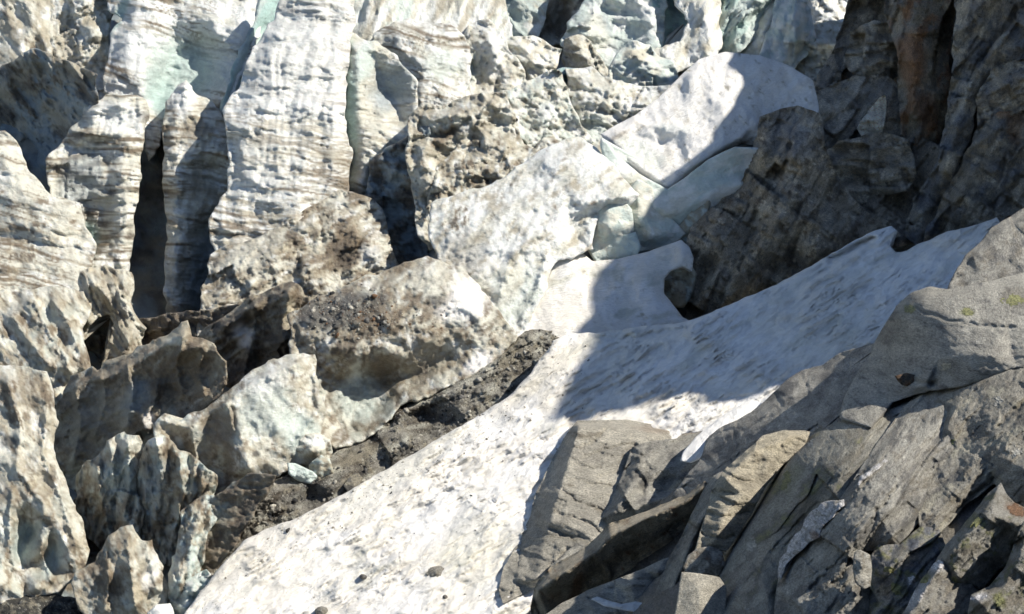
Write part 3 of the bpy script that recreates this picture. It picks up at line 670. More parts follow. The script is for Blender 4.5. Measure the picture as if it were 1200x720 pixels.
# ---------------------------------------------------------------- left middle
ice('ice_bluff', 'scalloped cream ice bluff at the left edge, mid height', 'ice bluff',
    [(-80,170),(4,158),(14,168),(22,185),(32,205),(48,222),(58,235),(90,240),(95,262),(108,285),(105,305),(98,338),(60,352),(-80,372)],
    [[(0,170,22),(18,200,26),(30,228,22)],[(0,215,22),(40,235,26),(85,248,20)],(10,255,10),(40,265,22),(75,262,18),[(0,275,-4),(30,280,-2),(60,290,6)],[(0,305,20),(45,310,20),(90,312,12)],(85,285,4),(40,335,12),(0,335,16)],
    at=(40,350), tilt=(.0,.9), ang=-14, noise=[('fbm',8,36),('cups',8,26,1.8),('strata',4,16,2.5),('fbm',2.5,9)], base='C', paint=[('W',.35,20,2),('T',.35,'l'),('B',.15,'l'),('B',.22,14,2)])
ice('ice_bluff', 'ribbed ice curtain with pale folds above a dark cave', 'ice bluff',
    [(-80,355),(30,345),(60,340),(95,345),(102,365),(92,385),(98,410),(102,440),(90,445),(82,470),(30,470),(-80,470)],
    [[(30,352,26),(50,385,26),(80,430,24)],[(70,350,20),(85,390,20),(96,430,16)],(58,375,10),(20,400,10),(0,380,18),(40,425,22),(0,430,6),(70,400,8),(60,455,10)],
    cracks=[([(62,352),(78,375),(92,405),(100,435)],7,-20),([(40,352),(55,385),(75,415),(84,440)],6,-16),([(16,372),(30,395),(60,430)],6,-12),([(0,440),(40,446),(70,470)],7,-14)], at=(40,470), tilt=(.0,.75), ang=-55, pull=4, noise=[('ridge',6,15,2.5,-55),('fbm',7,26),('fbm',2.5,8)], base='C', paint=[('W',.3,16),('T',.45,14,2.5,-55),('Y',.3,12,2.5,-55),('B',.3,10,3,-55)])
ice('ice_arch', 'flared tan ice skirt overhanging a black cave below the banded pillar', 'ice arch',
    [(96,320),(120,318),(150,322),(152,340),(148,355),(158,375),(166,385),(160,400),(163,420),(150,430),(130,440),(124,430),(130,405),(138,380),(130,362),(110,368),(98,385),(92,400),(88,380),(95,345)],
    [[(105,328,28),(145,330,26)],(115,348,16),[(146,360,26),(152,390,30),(150,420,20)],(98,362,6),(138,350,22)], cracks=[([(144,345),(158,375),(150,405),(135,430)],6,-16),([(105,335),(150,330)],5,-8)], at=(125,430), tilt=(.05,.8), ang=-60, pull=4, th=30, noise=N_FLUTE, base='C', paint=[('T',.5,14,2.5),('B',.3,10,2.5),('Y',.3,12)])
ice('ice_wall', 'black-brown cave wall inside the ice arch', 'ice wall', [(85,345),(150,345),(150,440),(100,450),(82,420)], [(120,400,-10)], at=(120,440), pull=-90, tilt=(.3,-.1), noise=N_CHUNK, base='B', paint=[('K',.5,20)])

ice('ice_slope', 'brown gravelly ice slope running down right of the lean tower', 'ice slope',
    [(250,300),(300,285),(360,250),(400,228),(425,230),(442,245),(450,265),(458,300),(466,322),(440,330),(420,345),(395,350),(370,372),(345,385),(330,370),(300,372),(262,395),(235,392),(240,350)],
    [[(275,310,22),(340,280,26),(400,240,22)],[(260,350,18),(310,330,24),(360,320,22)],(410,265,26),(400,300,8),(432,290,24),(445,310,18),(385,320,0),(350,350,12),(300,355,14),(395,340,0),(420,325,16)],
    at=(350,380), tilt=(.0,1.0), ang=20, noise=N_GRIT+[('facet',-9,28)], base='C', paint=[('T',.55,18,2),('B',.42,14,2),('W',.28,12,2),('K',.2,8)],
    blobs=[(405,285,24,26,0,'B',.8),(400,300,16,18,0,'D',.7),(435,300,14,16,0,'W',.7),(290,305,30,20,10,'C',.6)], mat='ice')
ice('ice_fin', 'thin dirty ice fin with a blue-white inner edge above the shaded gulf', 'ice fin',
    [(235,395),(262,378),(300,350),(340,335),(355,345),(345,365),(350,385),(348,420),(335,440),(300,455),(270,450),(255,430),(250,410)],
    [[(250,390,24),(290,365,26),(340,345,22)],[(280,400,-10),(300,385,-6),(325,375,-4)],(335,385,14),(338,420,10),(300,430,-20),(270,425,-20),(285,382,6)],
    cracks=[([(262,382),(300,355),(340,338)],5,-12),([(340,345),(330,385),(336,430)],6,-16),([(300,360),(295,400),(285,440)],6,-16)], at=(310,450), tilt=(.7,.25), ang=35, noise=N_FLUTE, base='B', paint=[('D',.5,18),('T',.35,14)], blobs=[(285,393,12,16,40,'N',.8),(338,365,8,20,0,'Y',.8),(270,376,30,6,30,'D',.8)])
ice('ice_ridge', 'long ragged ridge of brown-stained ice with a jagged gravel crest', 'ice ridge',
    [(60,500),(75,470),(88,445),(108,436),(118,440),(130,425),(158,418),(165,408),(185,402),(205,392),(218,380),(224,398),(245,405),(260,425),(262,450),(245,470),(225,490),(190,500),(172,520),(150,560),(90,590),(60,560)],
    [[(95,450,22),(115,446,22),(160,424,26),(215,390,28),(225,405,22)],[(110,470,4),(118,450,2)],(90,490,8),(140,450,16),(170,440,10),(200,430,-6),(235,440,-14),(215,460,-10),[(185,450,-4),(178,480,8),(168,495,14)],(130,490,6),(110,530,4),(80,540,6),(235,420,-6),(150,520,-4)],
    cracks=[([(186,452),(180,474),(166,496)],5,-20),([(150,430),(156,465),(148,500)],6,-18),([(118,440),(124,470),(112,510)],6,-16),([(215,395),(206,430),(214,462)],6,-16),([(238,410),(232,440),(240,462)],5,-14),([(90,460),(96,500),(86,540)],6,-14),([(175,500),(140,520),(118,560)],6,-14)], at=(150,560), tilt=(.85,.2), ang=30, pull=6, noise=[('ridge',7,18,2.5,40),('fbm',8,30),('facet',-7,22),('fbm',2.5,8)], base='T', paint=[('B',.62,20,2,40),('C',.28,14,3,40),('D',.4,16,2,40)],
    blobs=[(120,500,40,50,0,'C',.45),(160,465,16,26,-20,'I',.6),(205,395,26,8,25,'T',.8),(205,400,12,6,0,'C',.8),(210,440,36,34,0,'B',.7),(175,492,8,12,0,'N',.7)])
ice('ice_pinnacle', 'small pale ice pinnacle standing in the brown shaded gulf', 'ice pinnacle', [(240,430),(246,418),(250,432),(250,448),(244,454),(239,445)], [(245,434,12)], at=(245,452), pull=40, noise=N_CHUNK, base='C', rough=1.5, paint=[('T',.4,8)], th=20)
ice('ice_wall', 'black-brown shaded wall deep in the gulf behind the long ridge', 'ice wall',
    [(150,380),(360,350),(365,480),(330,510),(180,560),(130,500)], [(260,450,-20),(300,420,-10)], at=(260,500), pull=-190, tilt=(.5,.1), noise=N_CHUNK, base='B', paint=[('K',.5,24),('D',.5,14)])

# ---------------------------------------------------------------- the big dirty boulder of ice in the middle
DOME = ice('ice_boulder', 'great domed ice boulder, gravel on its crown, pale icy flank', 'ice boulder',
    [(342,372),(362,360),(395,345),(425,330),(450,325),(478,312),(500,306),(520,312),(542,322),(560,345),(585,372),(602,395),(580,420),(545,440),(505,460),(470,470),(455,490),(430,510),(395,522),(375,510),(352,480),(345,440),(345,400)],
    [[(370,372,20),(420,350,24),(470,325,26),(503,312,24)],[(400,385,30),(450,375,36),(500,350,38),(530,335,30)],[(355,395,14),(390,408,24),(430,408,24),(470,410,18),(520,400,12),(570,400,8)],(545,360,28),(565,375,22),(375,432,-8),(400,445,-38),(430,442,-55),(460,440,-60),(485,440,-40),(515,425,-20),(555,410,0),(420,480,-50),(400,505,-44),(445,475,-56),(365,475,-26),(505,400,22),(425,418,20),(470,418,14)],
    at=(450,500), tilt=(.05,.72), ang=35, pull=16, noise=[('fbm',8,40),('ridge',4,12,1.5),('cups',3,10),('fbm',3.5,8)], base='C',
    paint=[('T',.5,20,2),('B',.45,14,2),('W',.25,18)], blobs=[(400,365,58,22,12,'K',.85),(440,375,30,16,10,'B',.6),(545,352,26,36,-50,'N',.85),(505,325,26,16,20,'C',.6),(512,352,14,7,0,'K',.7),(420,470,34,30,0,'P',.6),(445,430,22,16,0,'B',.8),(560,425,24,10,35,'N',.9),(500,420,28,26,0,'T',.6),(495,440,8,22,-20,'D',.6)], blur=4, keep='dome')
ice('ice_face', 'clean pale blue ice face under its lower right edge', None,
    [(532,445),(545,422),(575,404),(600,396),(592,408),(565,425),(545,442)], [(560,420,6)], at=(550,440), parent=DOME, pull=22, tilt=(.2,.8), noise=N_SMOOTH, base='N', rough=1, mat='clear', paint=[('I',.35,20)])
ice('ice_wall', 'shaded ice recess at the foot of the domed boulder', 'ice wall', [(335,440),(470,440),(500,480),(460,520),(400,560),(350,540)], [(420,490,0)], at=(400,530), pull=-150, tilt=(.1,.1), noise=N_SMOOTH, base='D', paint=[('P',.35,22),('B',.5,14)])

# ---------------------------------------------------------------- pale block in front of it
ice('ice_block', 'jagged ice block with a sunlit pale face and brown-stained left side', 'ice block',
    [(184,500),(192,490),(215,497),(222,490),(245,482),(262,468),(290,445),(315,428),(340,420),(366,420),(366,440),(370,465),(377,480),(372,500),(368,520),(350,540),(325,555),(300,560),(280,600),(240,600),(205,560),(188,530)],
    [[(262,474,22),(300,446,30),(350,426,30)],[(280,490,34),(285,530,38),(292,550,36)],(320,460,34),(350,470,26),(330,520,30),(345,500,22),(365,490,10),(310,540,28),[(225,500,4),(245,520,-2),(262,545,-10)],(200,505,-4),(215,540,-24),(265,500,16),(240,570,-36),(205,520,-12),(272,560,-6)],
    at=(290,580), tilt=(.0,.5), ang=30, pull=14, noise=[('fbm',7,34),('facet',-8,26),('cups',3,14),('fbm',2.5,8)], base='C',
    paint=[('W',.35,20),('T',.4,16),('B',.25,10)], blobs=[(310,475,34,38,-30,'P',.55),(312,448,30,14,25,'W',.6),(350,510,26,30,20,'P',.8),(255,500,26,26,0,'B',.8),(230,540,30,30,0,'T',.6),(208,503,18,10,0,'Y',.7),(268,545,8,40,0,'B',.7),(300,532,5,4,0,'K',.9)],
    cracks=[([(266,474),(276,510),(284,535),(294,556)],5,-16),([(192,494),(220,502),(262,474),(300,445),(350,426)],6,-10),([(368,440),(374,480),(352,510)],5,-10),([(225,505),(232,545),(226,580)],6,-14),([(272,480),(276,510),(284,535),(292,556)],3,9)])
ice('ice_lump', 'rounded ice ball with a brown underside beside the debris band', 'ice ball',
    [(352,520),(358,514),(372,512),(383,518),(385,530),(378,545),(365,548),(352,540),(350,530)], [(366,522,18),(376,530,14)], at=(366,546), pull=40, noise=N_SMOOTH, base='C', rough=1.2, paint=[('B',.35,9)], blobs=[(366,536,14,9,0,'B',.7),(368,517,14,6,0,'W',.9)], th=24, mat='clear')
ice('ice_lump', 'smaller shaded ice ball just below the rounded one', 'ice ball', [(366,548),(376,538),(384,542),(386,554),(376,562),(366,560)], [(376,550,10)], at=(376,560), pull=46, noise=N_SMOOTH, base='T', rough=1, th=18, paint=[('P',.4,8)], mat='clear')
ice('ice_shard', 'thin grey ice shard lying on the debris beside the ice balls', 'ice shard', [(340,546),(346,548),(358,554),(368,558),(366,563),(352,560),(342,553)], [(354,556,5)], at=(354,560), pull=48, noise=N_SMOOTH, base='P', rough=.8, th=10, mat='clear')

# ---------------------------------------------------------------- bottom left
ice('ice_bluff', 'tall cream ice bluff with two smooth niches at the bottom left edge', 'ice bluff',
    [(-80,430),(20,432),(50,440),(58,462),(62,500),(58,530),(65,545),(72,570),(85,600),(96,625),(98,650),(92,672),(60,690),(30,700),(-80,720)],
    [[(10,440,22),(40,452,22),(50,480,20)],(0,480,14),(25,500,18),(45,530,20),[(10,560,26),(35,585,28),(60,610,30),(80,650,26)],(15,590,22),(8,640,10),(24,645,-26),(36,625,-34),(32,665,-16),(49,640,26),(62,645,-16),(66,670,-10),(72,680,12),(20,600,10),(0,680,24),(40,690,26),(0,530,16),(75,600,14)],
    cracks=[([(50,440),(56,480),(50,530),(70,580),(90,640)],7,-18),([(14,575),(12,620),(16,665)],5,-14),([(49,610),(48,650),(60,680)],5,-14),([(10,450),(24,500),(20,550),(52,590)],8,-14)], at=(30,700), tilt=(.0,.6), ang=-60, pull=10, noise=[('fbm',7,34),('cups',6,22,1.4),('ridge',3,13,2,-60),('fbm',2.5,8)], base='C',
    paint=[('W',.35,20,2),('T',.45,16,2),('B',.28,12,2),('Y',.25,14,2)], blobs=[(20,460,50,20,0,'B',.45),(28,635,16,26,0,'P',.85),(63,655,10,30,-20,'P',.8),(10,518,12,8,0,'K',.8),(20,578,30,12,10,'B',.5)])
ice('ice_fin', 'shaded pale fin with a rounded top in the lower left hollow', 'ice fin',
    [(95,560),(105,545),(118,538),(128,520),(145,512),(160,514),(168,528),(172,560),(165,600),(158,640),(130,650),(100,620),(92,590)],
    [[(112,552,14),(130,580,10)],[(150,520,24),(152,560,20),(145,600,8)],(165,560,4),(130,540,12),(130,620,-8)], cracks=[([(150,516),(152,560),(146,610)],7,-20),([(112,548),(120,590),(130,630)],6,-18),([(130,520),(134,560)],6,-12)], at=(130,640), tilt=(.7,.1), ang=80, pull=4, noise=N_FLUTE, base='C', paint=[('P',.4,20,2),('B',.4,14,2),('T',.4,14)],
    blobs=[(152,520,18,8,0,'C',.9),(140,560,20,30,0,'P',.5)])
ice('ice_fin', 'grey-veined fin with a white tip in the lower left hollow', 'ice fin',
    [(168,540),(175,520),(188,514),(198,522),(205,530),(225,540),(248,560),(250,600),(235,640),(200,660),(160,650),(155,600),(160,570)],
    [[(182,520,20),(185,560,14),(190,600,2)],(210,560,16),(232,580,14),(170,580,2),(190,630,-6),(225,620,2)], cracks=[([(184,516),(188,560),(182,610)],6,-18),([(210,535),(214,580),(204,630)],6,-18),([(236,552),(238,590),(226,630)],6,-18)], at=(200,650), tilt=(.7,.1), ang=85, pull=0, noise=N_FLUTE, base='T', paint=[('C',.4,20,2),('B',.4,14,2),('P',.3,16)],
    blobs=[(182,518,12,6,0,'W',.9),(180,560,14,34,0,'I',.45)])
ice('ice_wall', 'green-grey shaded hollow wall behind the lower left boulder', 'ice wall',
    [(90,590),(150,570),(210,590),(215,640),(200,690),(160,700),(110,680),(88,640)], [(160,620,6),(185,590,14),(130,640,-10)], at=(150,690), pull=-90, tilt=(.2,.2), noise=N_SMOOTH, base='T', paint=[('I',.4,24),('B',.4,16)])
ice('ice_rib', 'pale rib dropping steeply beside the dark gap above the lower snow', 'ice rib',
    [(218,600),(232,588),(252,586),(252,600),(240,625),(234,650),(230,680),(212,705),(200,700),(202,670),(212,640),(216,620)],
    [[(238,592,22),(224,640,24),(212,690,20)],(244,605,10)], at=(220,700), tilt=(.1,.4), ang=70, pull=12, noise=N_FLUTE, base='P', paint=[('T',.4,14,2),('C',.4,14,2),('B',.3,10,2)])
ice('ice_rib', 'dark brown wall plunging behind the debris band', 'ice rib',
    [(250,590),(290,560),(320,560),(300,590),(275,630),(250,670),(225,700),(212,715),(225,670),(238,630)], [(270,600,6),(245,650,0)], at=(250,690), pull=-2, tilt=(.6,.3), noise=N_SMOOTH, base='D', paint=[('P',.3,14),('B',.5,14)])
ice('ice_boulder', 'brown-faced angular ice boulder near the bottom left corner', 'ice boulder',
    [(86,684),(96,672),(115,662),(124,645),(130,632),(142,622),(154,622),(162,638),(174,636),(180,652),(188,668),(193,690),(190,708),(168,725),(120,728),(95,712)],
    [[(130,640,20),(148,630,22),(150,650,28)],[(150,655,34),(155,685,30),(160,712,22)],(118,665,14),(105,688,12),(130,690,10),(172,650,26),(182,685,20),(135,665,18),(176,705,10)],
    cracks=[([(150,625),(152,660),(158,710)],6,-16),([(124,648),(128,680),(122,715)],5,-12),([(172,640),(184,690)],5,-12)], at=(140,725), tilt=(.0,.45), ang=-60, pull=26, noise=[('fbm',5,26),('facet',-8,20),('ridge',2.5,9,2),('fbm',2,7)], base='C', paint=[('T',.5,14,2),('B',.4,12,2)], blobs=[(130,680,26,24,0,'B',.55),(178,668,10,26,-20,'W',.8),(146,632,14,8,0,'B',.5),(160,695,8,16,0,'Y',.6)], th=40)
ice('ice_block', 'small bright ice lump poking out at the very bottom edge', 'ice lump', [(176,720),(184,712),(198,712),(202,730),(176,732)], [(190,716,14)], at=(190,728), pull=30, noise=N_SMOOTH, base='W', th=20)
ice('ice_block', 'small blue-shaded ice boulder beside the lower snow edge', 'ice boulder', [(204,700),(212,690),(226,680),(240,672),(246,680),(236,700),(222,716),(204,724)], [(226,690,18),(215,705,12)], at=(222,720), pull=14, tilt=(.2,.3), noise=N_CHUNK, base='P', rough=1.5, paint=[('W',.35,8)], th=24)

# ---------------------------------------------------------------- snow
relief('snow_slope', [(212,724),(232,698),(255,668),(285,635),(310,620),(350,607),(385,588),(415,572),(450,552),(500,522),(545,496),(595,466),(622,438),(648,400),(665,392),(700,390),(740,385),(800,378),(818,372),(845,362),(870,350),(905,336),(950,312),(985,292),(1000,282),(1020,272),(1045,265),(1052,270),(1046,278),(1042,288),(1050,296),(1062,294),(1080,284),(1105,274),(1135,266),(1168,256),(1176,266),(1250,262),(1500,250),(1500,800),(150,800)],
       [[(650,402,2),(720,392,6),(800,382,4)]], field='s', edge=-3, step=1.7, blur=4, rough=3.0, rnd=(6,6), th=120, ang=33,
       noise=[('fbm',14,110,2.2),('ridgem',7.5,11,9),('ridgem',6,30,4),('cupsm',6,8,3.2),('cupsm',5,16,2.4),('ridge',1.4,5,5)], base='N',
       paint=[('S',.5,60,2),('C',.22,26,4,33,.2,.6),('T',.10,9,7,33,.12,.22)],
       blobs=[(330,620,180,36,33,'S',.55),(300,640,160,20,33,'T',.25),(460,560,120,16,33,'C',.4),(600,450,60,40,33,'T',.35),(650,430,70,14,40,'Y',.3),(560,640,50,60,0,'C',.35)],
       cracks=[([(972,304),(990,296),(1008,286),(1022,280)],3.2,22),([(690,392),(720,398),(760,392),(800,384)],2.5,5)], mat='snow', kind='structure', keep='snow')
relief('snow_patch', [(606,394),(618,372),(632,345),(642,325),(650,302),(664,290),(680,294),(694,306),(722,304),(760,295),(790,284),(798,281),(808,290),(813,302),(811,318),(800,314),(786,318),(779,326),(778,344),(788,356),(800,372),(812,378),(790,392),(740,402),(700,400),(655,408)],
       [[(640,350,6),(665,310,8)],(720,340,4),(760,320,8),(770,360,6),(690,375,6),(800,298,12),(650,392,6)], at=(700,395), tilt=(.02,1.15), pull=0, edge=-4, rough=.8, rnd=(6,6), th=26, ang=18,
       noise=[('fbm',9,60),('ridge',2,14,3),('fbm',1.6,10)], base='N', paint=[('S',.5,40),('C',.3,24,2),('T',.12,10,2)], blobs=[(660,370,40,30,0,'S',.8)],
       mat='snow', label='snow apron rising to the ice blocks, its right side hollowed out', cat='snow patch')
ice('ice_hollow', 'smooth curled ice lip inside the hollow at the edge of the snow apron', 'ice lip',
    [(780,326),(790,316),(806,314),(812,322),(808,342),(800,356),(792,356),(782,346)], [[(790,322,12),(786,340,10)],(802,330,-6)], at=(795,355), tilt=(.3,-.2), pull=-34, noise=[('fbm',3,20)], base='T', rough=.6, rnd=(5,6), th=20, paint=[('D',.35,14),('P',.3,12)], mat='clear')

# ---------------------------------------------------------------- debris band between ice and snow
ice('debris_band', 'dark grit-covered ice tongue along the left edge of the snow', 'debris-covered ice',
    [(455,492),(465,478),(485,466),(510,456),(535,446),(560,432),(590,408),(615,392),(640,392),(655,398),(640,412),(628,425),(600,464),(575,480),(550,496),(505,522),(480,538),(452,554),(420,572),(390,588),(355,608),(315,622),(290,636),(272,652),(258,668),(240,690),(225,695),(214,712),(205,715),(222,680),(240,645),(262,610),(285,585),(300,560),(325,548),(345,535),(385,545),(405,530),(430,515)],
    [[(470,484,20),(520,462,24),(580,428,22),(630,400,16)],[(400,545,22),(440,525,24),(470,500,14)],(488,486,-30),(505,492,-36),(518,486,-20),(366,580,-20),(500,470,16),(350,570,18),(380,572,18),(360,565,20),(320,575,22),(290,605,18),(255,640,12),(340,590,16),(430,545,16),(560,450,18),(475,520,20)],
    at=None, field='g', ang=28, pull=16, edge=-2, noise=N_GRIT, base='D', paint=[('r',.6,20,2.5),('K',.35,12),('C',.36,14,2.5),('T',.3,10)], blobs=[(600,415,34,14,35,'T',.7),(560,440,40,8,35,'C',.6),(500,460,30,6,20,'C',.7),(420,535,40,8,25,'T',.6),(370,575,40,14,20,'K',.5),(494,496,24,14,30,'D',.8),(488,500,20,3,10,'C',.6)], mat='grit', keep='debris', th=50)
ice('debris_band', 'patch of black gravel in the bottom left corner', 'debris-covered ice',
    [(-80,712),(0,700),(30,694),(60,700),(90,708),(115,716),(125,740),(-80,760)], [(30,712,10)], at=None, field='g', pull=26, edge=-4, noise=N_GRIT, base='K', paint=[('T',.35,8),('C',.15,6)], mat='grit', keep='debris2', th=40)
# ================================================================ ROCK
G_CLIFF = 'rock masses of the shaded cliff'
G_FG = 'sunlit rocks in front of the snow'
NR_CLIFF = [('fbm', 14, 60), ('plane',-70, 60, 1.4), ('plane',-34, 26, 1.6), ('ridge', 6, 40, 2), ('plane',-14, 11, 1.6), ('ledge', 8, 22, 3), ('ridge', 3, 7, 2), ('plane',-6, 6, 1.4), ('fbm', 2, 6)]
NR_SLAB = [('fbm', 3, 60, 2), ('plane',-7, 40, 2.2), ('ledge', 4, 18, 3), ('ledge', 1.8, 7, 2.5), ('plane',-4, 13, 2.2), ('fbm', 1.2, 6, 2), ('ridge', 1.0, 3.5, 2)]
NR_ROUGH = [('fbm', 6, 60, 1.6), ('plane',-22, 54, 2.2), ('plane',-9, 22, 2.2), ('ridge', 3, 9, 3.2), ('ledge', 4, 12, 3), ('plane',-4, 8, 1.8), ('fbm', 1.8, 5, 1.6), ('ridge', 1.6, 3.5, 1.6)]
def rock(name, label, cat, poly, ctrl=(), **k):
    k.setdefault('group', G_FG); k.setdefault('mat', 'rock'); k.setdefault('field', 'f'); k.setdefault('grow', 2.0)
    return relief(name, poly, ctrl, label=label, cat=cat, **k)
CL = dict(field='c', parent=None, group=G_CLIFF, step=1.9, rough=6, rnd=(0,0), edge=-2, grow=4, blur=2, gain=(2.15,2.0,1.8))

CLIFF = relief('cliff', [(1005,-120),(1000,-20),(992,20),(978,60),(955,100),(925,130),(892,180),(868,220),(840,240),(815,262),(808,300),(796,345),(800,380),(850,372),(920,340),(1000,295),(1180,275),(1600,360),(1600,-120)],
       [(980,120,-4),(1066,262,-24),(1120,200,0),(1190,60,0),(900,260,6),(1000,200,6)], field='c', pull=6, edge=-30, step=2.4, rough=4, blur=5, th=160, ang=55,
       noise=NR_CLIFF, base='d', gain=(2.15,2.0,1.8), paint=[('b',.5,50,1.5),('r',.3,26,2)], mat='rock', kind='structure')
CL['parent'] = CLIFF
rock('cliff_buttress', 'brown lower buttress of the cliff rounding down to the snow edge', 'cliff buttress',
     [(895,140),(935,125),(960,140),(965,180),(985,220),(1010,250),(1040,262),(1050,275),(1000,292),(950,318),(900,342),(850,366),(812,382),(796,372),(798,340),(812,315),(806,290),(815,265),(845,238),(872,215),(885,180)],
     [[(900,160,14),(878,215,22),(845,255,34),(822,290,30)],[(935,160,34),(925,215,50),(905,280,56),(865,330,40)],(885,255,18),(905,190,14),(860,295,26),(960,250,30),(945,290,44),(985,265,10),(1020,275,6),(815,340,0),(830,360,0)], at=(900,345), tilt=(.35,.5), ang=60, noise=NR_CLIFF, base='b',
     paint=[('r',.4,34),('d',.45,22,1.5),('D',.3,14),('l',.15,9)], blobs=[(870,300,60,40,30,'b',.5),(925,160,30,30,0,'u',.6)], **CL)
rock('cliff_block', 'dark bulge high on the cliff', 'cliff block',
     [(1000,40),(1025,28),(1050,35),(1058,60),(1055,85),(1030,95),(1005,88),(992,70)], [(1025,55,24),(1040,70,20)], at=(1025,95), tilt=(.3,.6), pull=5, noise=NR_CLIFF[2:], base='r', paint=[('d',.5,20),('b',.4,24)], **CL)
rock('cliff_block', 'pointed dark rock mass at the top, beside the white ice', 'cliff block',
     [(1002,-60),(1045,-60),(1050,0),(1045,35),(1015,40),(992,60),(980,95),(958,118),(962,90),(980,62),(990,30),(998,0)], [[(1015,-20,20),(1015,25,14)],(985,70,8)], at=(1000,80), tilt=(.3,.7), pull=1, ang=60, noise=NR_CLIFF[1:], base='d', paint=[('b',.4,20),('r',.3,24)], **CL)
rock('cliff_wedge', 'pale grey wedge of rock set in the dark cliff', 'cliff wedge',
     [(1008,150),(1022,130),(1036,115),(1034,135),(1030,160),(1015,162)], [(1024,140,6)], at=(1022,160), tilt=(.3,.6), pull=2, noise=NR_CLIFF[3:], base='l', paint=[('r',.4,14)], **{**CL,'rough':2})  # lighter rock colour than the blocks around it
rock('cliff_block', 'blocky dark shelf across the middle of the cliff', 'cliff block',
     [(935,150),(960,110),(1000,95),(1040,92),(1056,110),(1058,160),(1030,165),(1000,165),(985,185),(945,200),(925,180)], [[(960,125,16),(1010,108,20),(1045,110,16)],(980,150,14),(950,180,10),(1040,150,10)], at=(990,180), tilt=(.3,.6), pull=24, ang=50, noise=NR_CLIFF, base='d', paint=[('r',.5,30),('b',.35,20)], **CL)
rock('cliff_block', 'broad rubbly block low in the cliff, above the dark undercut', 'cliff block',
     [(940,200),(985,170),(1030,160),(1062,165),(1070,200),(1062,222),(1030,226),(1000,240),(965,245),(945,225)], [(980,190,18),(1020,180,22),(1050,195,16),(975,225,8)], at=(1000,240), tilt=(.3,.5), pull=6, noise=NR_CLIFF, base='r', paint=[('d',.5,22),('b',.4,16)], **CL)
rock('cliff_column', 'rust-stained rock column in the upper cliff', 'cliff column',
     [(1050,-60),(1110,-60),(1118,0),(1108,60),(1112,110),(1105,165),(1085,175),(1062,160),(1055,110),(1055,60),(1040,10)], [[(1070,0,22),(1068,80,26),(1075,150,16)],(1100,40,10),(1098,120,8)], at=(1080,170), tilt=(.35,.6), pull=6, ang=80, noise=NR_CLIFF, base='b',
     paint=[('d',.5,22,2),('o',.35,20,2)], blobs=[(1068,75,18,44,0,'o',.85),(1085,130,16,26,0,'o',.7),(1108,35,14,20,0,'k',.7)], **CL)
rock('cliff_rib', 'thin pale sliver of rock at the top of the cliff', 'cliff rib', [(1042,-60),(1058,-60),(1060,20),(1058,60),(1050,45),(1044,15)], [(1052,0,10)], at=(1052,55), tilt=(.3,.6), pull=17, ang=80, noise=NR_CLIFF[2:], base='l', paint=[('r',.5,14,2)], **{**CL,'rough':2})
rock('cliff_slab', 'long blue-grey rock slab slanting down the right of the cliff', 'cliff slab',
     [(1110,-60),(1420,-60),(1420,80),(1230,50),(1165,80),(1142,120),(1130,180),(1100,240),(1078,285),(1062,275),(1075,235),(1102,190),(1112,140),(1118,80),(1125,20)],
     [[(1150,0,26),(1145,60,24),(1130,120,20),(1110,190,16),(1082,250,14)],[(1200,0,24),(1280,0,26)],(1180,50,10),(1118,100,2),(1210,30,22)], at=(1130,260), tilt=(.4,.62), pull=5, ang=62, noise=NR_CLIFF, base='u', paint=[('d',.4,30,2),('r',.45,26,2),('b',.25,16)], **CL)
rock('cliff_slab', 'upper right rock shelf with a long blue-lit edge', 'cliff slab',
     [(1165,85),(1200,62),(1240,50),(1420,60),(1420,150),(1260,140),(1200,130),(1170,140),(1150,150),(1148,115)], [[(1170,95,20),(1215,75,26),(1280,70,28)],(1200,115,10),(1165,130,6)], at=(1200,150), tilt=(.3,.7), pull=9, ang=25, noise=NR_CLIFF, base='b', paint=[('u',.45,24),('r',.4,20),('d',.3,16)], **CL)
rock('cliff_block', 'rusty broken rock face at the right edge of the cliff', 'cliff block',
     [(1150,150),(1175,135),(1210,128),(1420,140),(1420,290),(1260,270),(1200,240),(1170,262),(1120,282),(1085,284),(1105,240),(1130,195)], [[(1160,160,20),(1145,200,24),(1115,250,20)],(1200,170,16),(1190,210,14),(1150,250,14)], at=(1150,280), tilt=(.35,.55), pull=6, ang=60, noise=NR_CLIFF, base='d',
     paint=[('u',.4,24,2),('b',.45,20),('r',.3,16)], blobs=[(1175,125,16,14,0,'o',.7),(1190,150,12,20,0,'o',.5),(1115,215,14,40,-30,'b',.6)], **CL)


